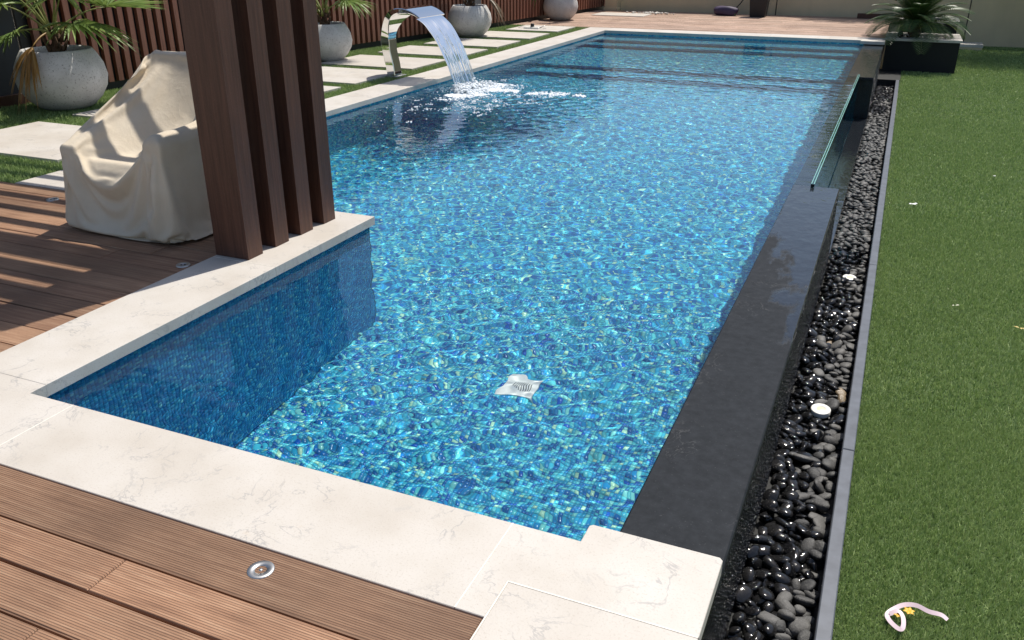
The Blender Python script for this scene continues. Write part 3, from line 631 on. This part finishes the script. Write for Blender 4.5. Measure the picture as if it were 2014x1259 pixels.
# ---- recessed lights
def recessed(name, loc, r, label, group, face='lens', tilt=0):
    t = thing(name, loc, label, 'light', group); t.rotation_euler = (tilt, 0, 0)
    obj('bezel', lathe([(r*.42, .001), (r*.45, .004), (r*.94, .0052), (r, .003), (r, -.02)], 40), MT['steel'] if face == 'lens' else MT['white'], t)
    obj('housing', lathe([(r*.42, .002), (r*.40, -.012), (0.0001, -.014)], 32), MT['dark'] if face == 'lens' else MT['white'], t)
    if face == 'lens':
        obj('lens', lathe([(r*.40, -.002), (r*.25, .001), (.0001, .002)], 32), MT['lensdark'], t); obj('lamp', lathe([(r*.16, .0005), (r*.12, .004), (.0001, .0045)], 16), MT['steel'], t)
    else:
        obj('lens', lathe([(r*.50, .003), (r*.3, .005), (.0001, .0055)], 32), plain('lens_cream', (.72, .68, .50), .3), t)
recessed('deck_light', (*at(513, 1121)[:2], -.002), .037, 'round steel deck light in the front deck board', 'deck lights')
recessed('deck_light', (*at(360, 521)[:2], -.002), .036, 'round steel deck light in the shade beside the pergola post', 'deck lights')
recessed('deck_light', (*at(103, 392)[:2], -.002), .040, 'round steel deck light left of the covered chair', 'deck lights')
recessed('pebble_light', (-.061, 3.986, -.580), .047, 'round white floodlight lying among the pebbles, nearer one', 'pebble lights', 'w', .12)
recessed('pebble_light', (-.05, 6.015, -.600), .045, 'small white floodlight lying among the pebbles further back', 'pebble lights', 'w', .1)

# ---- pots and fan palms
def pot(loc, s, label):
    t = thing('round_pot', loc, label, 'pot', 'speckled round pots along the fence')
    pr = [(.0001, 0), (.20, 0), (.255, .025), (.335, .10), (.395, .20), (.415, .30), (.395, .41), (.350, .50), (.318, .548), (.310, .556), (.298, .552), (.292, .52), (.29, .40)]
    obj('shell', lathe([(r*s, z*s) for r, z in pr], 56), MT['pot'], t)
    obj('soil', lathe([(.294*s, .46*s), (.15*s, .475*s), (.0001, .47*s)], 32), MT['soil'], t); return t
def leaf_strip(base, d, side, nrm, L, wd, droop, seg=5):
    V, F = [], []
    for i in range(seg+1):
        f = i/seg; p = base + d*(L*f) + Vector((0, 0, -1))*(droop*L*f*f)
        ww = wd*(.35+1.3*f if f < .5 else 1.0*(1-f)*2)*.5 if f < 1 else 0.0
        ww = max(ww, .0006); V += [p - side*ww, p + nrm*ww*.55, p + side*ww]
    for i in range(seg):
        a = i*3; F += [(a, a+1, a+4, a+3), (a+1, a+2, a+5, a+4)]
    return V, F
def fan_frond(parent, base, hub, R_, nseg=40, span=R(235), droop=.35, mat='leaf', roll=0.0, rnd=None, fold=.25):
    base, hub = Vector(base), Vector(hub); r = rnd or random
    mid = (base+hub)/2 + Vector((0, 0, .18*(hub-base).length)); pts = []
    for i in range(9):
        f = i/8; pts.append(base*(1-f)**2 + mid*2*f*(1-f) + hub*f*f)
    d = (pts[-1]-pts[-3]).normalized(); side = d.cross(Vector((0, 0, 1))).normalized(); side = Matrix.Rotation(roll, 3, d) @ side; nrm = side.cross(d).normalized()
    fr = obj('frond', mesh(*tube(pts, [.012-.007*i/8 for i in range(9)], 6), True), MT['petiole'] if mat == 'leaf' else MT[mat], parent)
    ps_ = []
    for i in range(nseg):
        a = -span/2 + span*(i+.5)/nseg; a += r.gauss(0, .02)
        dd = (d*math.cos(a) + side*math.sin(a) + nrm*(fold*(abs(a)/1.6)**1.5 + (.05 if i % 2 else -.05))).normalized(); sd2 = dd.cross(nrm).normalized()*-1; n2 = sd2.cross(dd)
        L = R_*(1-.22*(abs(a)/(span/2))**2)*r.uniform(.9, 1.05); ps_.append(leaf_strip(hub + dd*.01, dd, sd2, n2, L, R_*.085, droop*r.uniform(.6, 1.4)*(1 if mat == 'leaf' else .6)))
    obj('leaf_blade', mesh(*merge(ps_)), MT[mat], fr); return fr
def fan_palm(loc, s, label, fronds, group='fan palms in round pots', hgt=.30):
    t = thing('fan_palm', loc, label, 'palm', group); r = random.Random(int(loc[1]*100))
    pts = [(0, 0, -.02), (.01, 0, hgt*.35), (.005, .01, hgt*.7), (0, 0, hgt)]
    tr = obj('trunk', mesh(*tube([Vector(p)*s for p in pts], [.085*s, .075*s, .06*s, .045*s], 12), True), MT['bark'], t)
    for k in range(14):   # leaf-base stubs
        a = k*2.4; z = hgt*s*(.1+.8*k/14); b = Vector((math.cos(a)*.07*s, math.sin(a)*.07*s, z)); e = b + Vector((math.cos(a)*.05*s, math.sin(a)*.05*s, .10*s))
        obj('leaf_base', mesh(*tube([b, (b+e)/2, e], [.024*s, .018*s, .006*s], 6), True), MT['bark'] if k < 9 else MT['petiole'], tr)
    for fr in fronds:
        az, el, pl_, R_ = fr[:4]; kw = fr[4] if len(fr) > 4 else {}
        dv = Vector((math.cos(az)*math.cos(el), math.sin(az)*math.cos(el), math.sin(el)))
        b = Vector((math.cos(az)*.03, math.sin(az)*.03, hgt*s*.92)); hub = b + dv*pl_
        fan_frond(t, b, hub, R_, rnd=r, **kw)
    return t
def frond_at(px, py, near, R_, **kw):
    return (px, py, near, R_, kw)
def add_fronds(t, lst, hgt, s):
    r = random.Random(5); L0 = Vector(t.location)
    for (px, py, near, R_, kw) in lst:
        d = (FW + RT*((px-PW/2)/FPX) - UP*((py-PH/2)/FPX)).normalized(); D = (L0-Vector((0, 0, CAMH))).length-near
        hub = Vector((0, 0, CAMH)) + d*D - L0; b = Vector((0, 0, hgt*s*.85)) + Vector((hub.x, hub.y, 0)).normalized()*.03; fan_frond(t, b, hub, R_, rnd=r, **kw)
    return t
RA = YAW                       # azimuth of image-right
p1 = (-7.66, 6.30, 0); pot(p1, 1.03, 'speckled grey round pot nearest the covered chair, with a dried orange frond')
pt = fan_palm((p1[0], p1[1], .475), 1.0, 'large green fan palm with an orange dead frond in the nearest round pot', [
    (RA+1.6, .95, .62, .60), (RA-1.6, 1.15, .75, .6), (RA+math.pi+.9, .95, .70, .6), (RA-.5, 1.15, .80, .62), (RA-2.4, .85, .70, .58), (RA+2.4, .8, .65, .6), (RA+3.0, 1.1, .8, .6)])
add_fronds(pt, [frond_at(207, 14, .0, .62, droop=.12), frond_at(146, 48, .15, .56, droop=.40), frond_at(64, 92, .24, .34, mat='dry', droop=1.7, span=R(85), nseg=18),
    frond_at(30, 64, -.05, .36, droop=.45), frond_at(4, 10, -.1, .5, droop=.3), frond_at(120, -10, .25, .45, droop=.5)], .30, 1.0)
p2 = (-7.36, 10.42, 0); pot(p2, .90, 'speckled grey round pot partly hidden behind the pergola post')
pt = fan_palm((p2[0], p2[1], .42), .9, 'fan palm behind the pergola posts with one frond drooping right', [
    (RA+1.2, .9, .5, .5), (RA+2.4, .8, .5, .5), (RA-1.3, 1.0, .6, .5), (RA+math.pi, .7, .5, .5), (RA-2.1, .8, .5, .5), (RA+.5, 1.1, .6, .5)])
add_fronds(pt, [frond_at(680, 3, .1, .42, droop=.5)], .30, .9)
p3 = (-6.93, 14.14, 0); pot(p3, .93, 'speckled grey round pot right behind the steel water spout')
fan_palm((p3[0], p3[1], .43), .9, 'fan palm with a brown hanging dead frond behind the water spout', [
    (RA-.35, -.10, .30, .36, dict(mat='tan', droop=1.5, span=R(60), nseg=16)), (RA+1.2, .95, .6, .5), (RA+2.6, .9, .6, .5), (RA-1.0, 1.1, .65, .5), (RA+math.pi, 1.0, .55, .5), (RA+.3, 1.1, .6, .5)])
p4 = (-6.66, 17.95, 0); pot(p4, .89, 'speckled grey round pot furthest away on the far deck')
fan_palm((p4[0], p4[1], .42), .9, 'fan palm with drooping grey fronds in the furthest round pot', [
    (RA+math.pi+.2, .25, .34, .46, dict(droop=1.3, span=R(120), nseg=20)), (RA+1.2, .9, .5, .5), (RA-1.0, 1.1, .6, .5), (RA+.2, 1.0, .6, .5), (RA+2.3, .8, .5, .5), (RA+math.pi-.8, .8, .5, .5)])

# ---- steel water spout
def spout():
    cx0, cz0, r0 = -5.43, .40, .42; path = [(-5.785, 0.0, .115, .175), (-5.80, .12, .115, .175), (-5.835, .28, .115, .18)]
    for a in np.linspace(180, 50, 30):
        f = (180-a)/130; path.append((cx0+r0*math.cos(R(a)), cz0+r0*math.sin(R(a)), .115*(1-f)**.9*.95+.016, .18+.45*sstep(.08, .72, np.array(f))))
    V, F = [], []
    for i, (x, z, th, wd) in enumerate(path):
        a, b = path[max(i-1, 0)], path[min(i+1, len(path)-1)]; t = Vector((b[0]-a[0], 0, b[1]-a[1])).normalized(); nin = Vector((t.z, 0, -t.x))   # towards the inside of the curve
        o_ = Vector((x, 0, z)); i_ = o_ + nin*th; hw = float(wd)/2; rd = min(.008, th*.3)
        V += [o_+Vector((0, -hw+rd, 0)), o_+Vector((0, hw-rd, 0)), o_+nin*rd+Vector((0, hw, 0)), i_-nin*rd+Vector((0, hw, 0)), i_+Vector((0, hw-rd, 0)), i_+Vector((0, -hw+rd, 0)), i_-nin*rd+Vector((0, -hw, 0)), o_+nin*rd+Vector((0, -hw, 0))]
    n = len(path)
    for i in range(n-1):
        for k in range(8): F.append((i*8+k, i*8+(k+1) % 8, (i+1)*8+(k+1) % 8, (i+1)*8+k))
    F += [tuple(range(8)), tuple(range((n-1)*8, n*8))[::-1]]
    me = mesh(V, F); me.flip_normals(); return me, path[-1]
sp = thing('water_spout', (-5.73, 9.52, 0), 'polished steel cobra shaped water spout arching over the pool edge', 'fountain')
me, lip = spout()
for v in me.vertices: v.co.x += 5.73
o = obj('arched_body', me, MT['chrome'], sp)
bm = bmesh.new(); bm.from_mesh(me); bmesh.ops.recalc_face_normals(bm, faces=bm.faces)
for f in bm.faces: f.smooth = len(f.verts) == 4
bm.to_mesh(me); bm.free()
md = o.modifiers.new('es', 'EDGE_SPLIT'); md.split_angle = R(32)
obj('base_plate', cbox(-.085, .105, -.12, .12, -.02, .006, .002), MT['steel'], sp)
# falling sheet
def sheet():
    n, m = 44, 150; V = []; x0, z0 = lip[0]+.004, lip[1]-.006; r = np.random.default_rng(5); ph = r.uniform(0, 6.28, 12)
    for side in (1, -1):
        for i in range(n):
            f = i/(n-1); tt = f; x = x0 + (-4.66-x0)*(tt*.98); z = z0 - .20*tt - (z0-.20-WL+.02)*tt**2
            hw = .305-.02*f
            for j in range(m):
                g = -1+2*j/(m-1); y_ = g*hw; amp = .0004+.0030*f
                b = amp*(.5*math.sin(37*g+ph[0]+1.2*f)+.6*math.sin(61*g+ph[1]-1.5*f)+.6*math.sin(93*g+ph[2]+2*f)+.4*math.sin(9*g+4*f)+.45*math.sin(34*f+7*math.sin(5*g)+ph[4]))
                th = (.0035 + .003*math.sin(53*g+ph[3]+4*f)*f)*(1-abs(g)**12); V.append((x + b + side*th*.8, y_ + .004*math.sin(20*f+8*g), z + b*.25 + side*th*.5))
    F = []
    for s in (0, 1):
        for i in range(n-1):
            for j in range(m-1):
                a = s*n*m+i*m+j; q = (a, a+1, a+m+1, a+m); F.append(q if s == 0 else q[::-1])
    for i in range(n-1):
        for j in (0, m-1): a = i*m+j; q = (a, a+m, a+m+n*m, a+n*m); F.append(q if j == 0 else q[::-1])
    return mesh(V, F, True)
ws = tag(obj('water_sheet', sheet(), m_glass('falling_water', (.97, .99, 1), 1.333)), 'clear sheet of water falling from the steel spout', 'water', kind='stuff'); ws.location = (0, 9.43, 0)
# foam and splash
def foam():
    r = np.random.default_rng(9); P = []
    for _ in range(3000):       # boiling patch under the sheet
        y_ = min(9.8, max(8.5, r.normal(9.25, .26))); x = -4.62+abs(r.normal(0, .17))+.06*math.sin(6*y_)+.05*math.sin(17*y_); P.append((x, y_, r.uniform(.007, .020)*math.exp(-abs(x+4.55)*1.1)))
    for _ in range(900):        # trail drifting right, broken and wavy
        x = -4.3+1.25*r.random()**1.3; wv = math.sin(7*x)+.6*math.sin(17*x+1)
        if math.sin(23*x)+math.sin(9*x+2) > -.9: P.append((x, 9.33+.045*wv+r.normal(0, .03+.05*abs(math.sin(4*x))), r.uniform(.004, .013)))
    for _ in range(420): P.append((r.normal(-4.2, .55), r.normal(8.9, .75), r.uniform(.003, .008)))
    for _ in range(60):
        c = (r.normal(-4.2, .45), r.normal(8.75, .5))
        for _ in range(12): P.append((c[0]+r.normal(0, .03), c[1]+r.normal(0, .04), r.uniform(.004, .009)))
    P = [p for p in P if p[0] > -5.05]; V0, F0 = ROCKS1[0]; Vs, Fs = [], []
    for i, (x, y_, s) in enumerate(P):
        z = WL+.002+(abs(r.normal(0, .035))*math.exp(-((x+4.6)/.18)**2) if 8.9 < y_ < 9.75 and r.random() < .4 else 0); Vs.append(V0*np.array([s*1.25, s*1.25, s*.4])+np.array([x, y_, z])); Fs.append(F0+i*len(V0))
    return npmesh(np.concatenate(Vs), np.concatenate(Fs), True)
k = N('foam'); k.set(Roughness=.35, Base_Color=(.86, .90, .93)); k.p.inputs['Subsurface Weight'].default_value = 0
tag(obj('foam', foam(), k.m), 'white foam and bubbles where the falling sheet hits the pool', 'foam', kind='stuff')

# ---- planters at the far right, with a cycad
def planter(loc, sx, sy, h, cap, label):
    t = thing('stone_planter', loc, label, 'planter', 'black planters with pale caps')
    obj('front_panel', cbox(0, sx, 0, .05, -h, -.04, .003), MT['bstone'], t); obj('back_panel', cbox(0, sx, sy-.05, sy, -h, -.04, .003), MT['bstone'], t)
    obj('side_panel', cbox(0, .05, .051, sy-.051, -h, -.04, .003), MT['bstone'], t); obj('side_panel', cbox(sx-.05, sx, .051, sy-.051, -h, -.04, .003), MT['bstone'], t)
    for (a, b, c_, d_) in ((-.03, sx+.03, -.03, cap), (-.03, sx+.03, sy-cap, sy+.03), (-.03, cap, cap+.002, sy-cap-.002), (sx-cap, sx+.03, cap+.002, sy-cap-.002)): obj('cap_stone', cbox(a, b, c_, d_, -.0395, .0, .003), MT['coping'], t)
    obj('soil', cbox(cap-.02, sx-cap+.02, cap-.02, sy-cap+.02, -.3, -.055, .002), MT['soil'], t); return t
planter((-.19, 16.42, .022), 1.13, 1.12, .55, .2, 'black stone planter with pale cap holding the cycad')
planter((-.02, 17.95, .20), .95, .95, .72, .16, 'black stone planter with pale cap behind the cycad')
def cycad(loc, label, n=34, L=.62, h=.20):
    t = thing('cycad', loc, label, 'cycad'); r = random.Random(4)
    tr = obj('trunk', mesh(*tube([(0, 0, -.06), (.005, 0, h*.4), (0, .005, h*.8), (0, 0, h)], [.085, .095, .085, .05], 14), True), MT['bark'], t)
    for k in range(24):
        a = k*2.4; z = -.0+h*.95*k/24; b = Vector((math.cos(a)*.085, math.sin(a)*.085, z)); e = b+Vector((math.cos(a)*.03, math.sin(a)*.03, .03)); obj('leaf_base', mesh(*tube([b, e], [.018, .006], 5), True), MT['bark'], tr)
    for k in range(n):
        az = k*2.39996+r.gauss(0, .1); f = (k+.5)/n; el = R(-5)+R(85)*f; LL = L*r.uniform(.85, 1.1); d0 = Vector((math.cos(az), math.sin(az), 0)); ns = 16; pts = []; p = Vector((0, 0, h)); ang = el+.25
        for i in range(ns+1):
            pts.append(p.copy()); p = p + (d0*math.cos(ang)+Vector((0, 0, 1))*math.sin(ang))*(LL/ns); ang -= (1.15/ns)*(1.2-.5*f)
        fr = obj('frond', mesh(*tube(pts, [.006-.0045*i/ns for i in range(ns+1)], 5), True), MT['petiole'], t); ps_ = []; s = d0.cross(Vector((0, 0, 1)))
        for i in range(2, ns*2+1):
            q = i/2; i0 = min(int(q), ns-1); pp = pts[i0].lerp(pts[i0+1], q-i0); tg = (pts[i0+1]-pts[i0]).normalized(); nr = s.cross(tg).normalized(); g = i/(ns*2)
            ll = .155*math.sin(math.pi*(.12+.83*g))**.7*LL/.62
            for sg in (-1, 1):
                dd = (s*sg*.86+tg*.5+nr*.22).normalized(); ps_.append(leaf_strip(pp, dd, tg*sg, nr, ll, .021, .12, 3))
        obj('leaflets', mesh(*merge(ps_)), MT['cyc'], fr)
    return t
cycad((.22, 16.95, -.035), 'dark green cycad with arching feathery fronds in the black planter', n=64, L=.92, h=.24)
wp = tag(obj('white_pebbles', npmesh(*(lambda q: (np.concatenate([ROCKS1[i % 9][0]*np.array([s, s*.8, s*.6])+np.array([x, y_, -.03]) for i, (x, y_, s) in enumerate(q)]), np.concatenate([ROCKS1[i % 9][1]+i*len(ROCKS1[0][0]) for i in range(len(q))])))([(random.uniform(.05, .70), random.uniform(16.66, 17.3), random.uniform(.02, .04)) for _ in range(170)]), True), MT['wpeb']), 'pale pebbles covering the soil round the cycad', 'pebbles', kind='stuff')
sl = thing('garden_spotlight', (-.02+.03, 16.52, .022), 'small black spotlight on the planter cap left of the cycad', 'light')
obj('lamp_head', mesh(*tube([(0, -.03, .05), (0, .0, .065), (0, .05, .085)], [.045, .045, .03], 14), True), MT['black'], sl); obj('stem', mesh(*tube([(0, 0, 0), (0, 0, .06)], .012, 8), True), MT['black'], sl)
st = thing('stone_step', (1.0, 20.2, -.515), 'pale stone step slab on the lawn behind the planter', 'step')
obj('tread', cbox(0, .58, 0, .5, .06, .12, .006), MT['coping'], st); obj('riser', cbox(.01, .57, .01, .49, 0, .0595, .002), MT['wall'], st)

# ---- things on the far deck
t = thing('tapered_planter', (-2.92, 20.35, 0), 'tall black tapered planter box against the garden wall', 'planter')
def taper(b, tp, h): return [(-b, -b, 0), (b, -b, 0), (b, b, 0), (-b, b, 0), (-tp, -tp, h), (tp, -tp, h), (tp, tp, h), (-tp, tp, h), (-tp+.03, -tp+.03, h), (tp-.03, -tp+.03, h), (tp-.03, tp-.03, h), (-tp+.03, tp-.03, h), (-tp+.04, -tp+.04, h-.08), (tp-.04, -tp+.04, h-.08), (tp-.04, tp-.04, h-.08), (-tp+.04, tp-.04, h-.08)]
ff = [(3, 2, 1, 0)]
for a in (0, 4, 8): ff += [(a+i, a+(i+1) % 4, a+4+(i+1) % 4, a+4+i) for i in range(4)]
obj('shell', mesh(taper(.16, .22, .75), ff), MT['black'], t); obj('soil', cbox(-.17, .17, -.17, .17, .6, .66, .01), MT['soil'], t)
t = thing('folded_bag', (-3.62, 20.42, 0), 'crumpled dark purple bag lying beside the black planter', 'bag')
V, F = ROCKS[3]; V = V*np.array([.26, .16, .11]); V[:, 2] += .02*np.sin(31*V[:, 0]+9*V[:, 1])+.012*np.sin(57*V[:, 1]+21*V[:, 0]); V[:, 2] = np.maximum(V[:, 2], -.08)+.08
o = obj('sack', npmesh(V, F, True), plain('purple_cloth', (.045, .03, .075), .6), t); md = o.modifiers.new('s', 'SUBSURF'); md.levels = md.render_levels = 1
obj('label_patch', mesh([(.11, -.155, .03), (.21, -.11, .03), (.20, -.105, .10), (.11, -.148, .10)], [(0, 1, 2, 3)]), plain('green_patch', (.12, .34, .10), .5), t)
obj('hose', mesh(*tube([(.16, 0, .12), (.28, .02, .26), (.36, .08, .40), (.42, .14, .46)], .012, 8), True), MT['black'], t)
t = thing('timber_offcut', (-.62, 20.72, 0), 'dark timber offcut lying at the foot of the garden wall', 'timber')
obj('plank', cbox(-.28, .34, -.04, .06, 0, .10, .006), MT['hardwood'], t)
t = thing('stone_patch', (-5.85, 19.72, 0), 'pale stone paving panel let into the far deck', 'paving')
for k in range(3): obj('paving_slab', cbox(-.58+k*.40, -.185+k*.40, -.40, .38, -.02, .012, .003), MT['paving'], t)
o = tag(obj('rubble', npmesh(*(lambda q: (np.concatenate([ROCKS1[i % 9][0]*np.array([s, s, s*.6])+np.array([x, y_, .018]) for i, (x, y_, s) in enumerate(q)]), np.concatenate([ROCKS1[i % 9][1]+i*len(ROCKS1[0][0]) for i in range(len(q))])))([(random.gauss(-5.35, .22), random.gauss(20.25, .10), random.uniform(.012, .035)) for _ in range(60)])), MT['wpeb']), 'scatter of white stone chips on the far paving', 'rubble', kind='stuff')
# small pool tester left on the path
g = at(1047, 58); t = thing('pool_gauge', (g.x, g.y, .012), 'small white device with black knob left on a stepping slab', 'device')
obj('body', cbox(-.16, .14, -.05, .05, .0, .035, .008), MT['white'], t); obj('knob', lathe([(.035, .035), (.035, .085), (.028, .095), (.0001, .096)], 16), MT['black'], t)
obj('wire', mesh(*tube([(.14, 0, .02), (.21, .05, .05), (.26, .0, .07), (.22, -.05, .04), (.16, -.02, .02), (.27, .03, .015)], .005, 6), True), MT['steel'], t); obj('wire', mesh(*tube([(-.16, 0, .02), (-.23, .02, .03), (-.27, -.03, .015)], .005, 6), True), MT['steel'], t)

# ---- litter on the lawn
ZG = -.490
def ribbon(pts, wd, tw):
    V, F = [], []; pts = [Vector(p) for p in pts]
    # smooth
    P = []
    for i in range(len(pts)-1):
        p0, p1_, p2_, p3_ = pts[max(i-1, 0)], pts[i], pts[i+1], pts[min(i+2, len(pts)-1)]
        for k in range(6):
            f = k/6; P.append(.5*((2*p1_)+(-p0+p2_)*f+(2*p0-5*p1_+4*p2_-p3_)*f*f+(-p0+3*p1_-3*p2_+p3_)*f**3))
    P.append(pts[-1]); n = len(P)
    for i, p in enumerate(P):
        tg = (P[min(i+1, n-1)]-P[max(i-1, 0)]).normalized(); s = tg.cross(Vector((0, 0, 1))).normalized(); a = tw(i/(n-1)); s = s*math.cos(a)+Vector((0, 0, 1))*math.sin(a); V += [p-s*wd/2, p+s*wd/2]
    for i in range(n-1): F.append((2*i, 2*i+1, 2*i+3, 2*i+2))
    return mesh(V, F, True)
def ap(px, py, z=0.0): q = at(px, py, ZG); return (q.x, q.y, ZG+z)
t = thing('ribbon', (0, 0, 0), 'pale pink ribbon with a yellow flower lying on the lawn', 'ribbon')
pink = plain('pink_ribbon', (.72, .56, .60), .45, 0, .05); yel = plain('yellow_petal', (.75, .42, .02), .5, 0, .1)
obj('band', ribbon([ap(1863, 1222, .006), ap(1850, 1215, .012), ap(1825, 1208, .012), ap(1800, 1200, .02), ap(1775, 1199, .02), ap(1752, 1206, .012), ap(1744, 1214, .008), ap(1752, 1228, .008), ap(1768, 1241, .008), ap(1775, 1238, .012), ap(1774, 1222, .018), ap(1764, 1212, .022), ap(1748, 1213, .012)], .015, lambda f: .55*math.sin(7*f)+.1), pink, t)
for q, s in (((1786, 1209), 1.0), ((1765, 1216), .8)):
    c = Vector(ap(*q, .014)); fl = []
    for k in range(6):
        a = k*1.047+.3; dd = Vector((math.cos(a), math.sin(a), .35)).normalized(); fl.append(leaf_strip(c, dd, dd.cross(Vector((0, 0, 1))).normalized(), Vector((0, 0, 1)), .020*s, .016*s, .2, 3))
    obj('flower', mesh(*merge(fl), True), yel, t)
def scrap(px, py, s, label, c, cat='litter'):
    q = Vector(ap(px, py, .008)); r = random.Random(px); pp = []
    for k in range(3):
        a = r.uniform(0, 6.28); dd = Vector((math.cos(a), math.sin(a)*.5, .25)).normalized(); pp.append(leaf_strip(q+Vector((r.uniform(-1, 1)*s*.4, 0, 0)), dd, dd.cross(Vector((0, 0, 1))).normalized(), Vector((0, 0, 1)), s, s*.5, .3, 4))
    tag(obj('paper_scrap' if cat == 'litter' else 'fallen_leaf', mesh(*merge(pp), True), plain('scrap', c, .6)), label, cat)
scrap(1792, 403, .05, 'white paper scrap on the lawn nearest the edging', (.8, .8, .78)); scrap(1877, 603, .025, 'tiny pale straw scrap in the middle of the lawn', (.55, .55, .4)); scrap(2008, 648, .03, 'yellow fallen leaf at the right edge of the lawn', (.6, .45, .15), 'leaf')
scrap(1957, 348, .018, 'tiny white speck of paper on the far lawn', (.8, .8, .78))

# ---- palms that stand just out of frame and shade the far lawn and deck
def tall_palm(loc, h, label, n=26, L=1.25):
    t = thing('palm_tree', loc, label, 'palm tree', 'palm trees by the garden wall'); r = random.Random(int(h*100))
    obj('trunk', mesh(*tube([(0, 0, -.1), (.03, 0, h*.4), (.02, .02, h*.8), (0, 0, h)], [.15, .12, .11, .09], 12), True), MT['bark'], t); fr_ = []
    cr = thing('x'); bpy.data.objects.remove(cr)
    for k in range(n):
        az = k*2.39996; f = (k+.5)/n; ang = R(-15)+R(95)*f; d0 = Vector((math.cos(az), math.sin(az), 0)); ns = 10; p = Vector((0, 0, h)); pts = []
        for i in range(ns+1): pts.append(p.copy()); p = p+(d0*math.cos(ang)+Vector((0, 0, 1))*math.sin(ang))*(L/ns); ang -= 1.3/ns
        fr = obj('frond', mesh(*tube(pts, .010, 5), True), MT['petiole'], t); s = d0.cross(Vector((0, 0, 1))); ps_ = []
        for i in range(2, ns*2+1):
            q = i/2; i0 = min(int(q), ns-1); pp = pts[i0].lerp(pts[i0+1], q-i0); tg = (pts[i0+1]-pts[i0]).normalized(); nr = s.cross(tg).normalized()
            for sg in (-1, 1): dd = (s*sg*.8+tg*.55+nr*.15).normalized(); ps_.append(leaf_strip(pp, dd, tg*sg, nr, .46, .045, .3, 3))
        obj('leaflets', mesh(*merge(ps_)), MT['leaf'], fr)
tall_palm((2.5, 20.3, -.5), 3.3, 'palm tree standing on the lawn by the garden wall right of the planters', 44, 1.6)
tall_palm((-.55, 21.9, -.5), 3.0, 'palm tree just beyond the garden wall above the far deck')
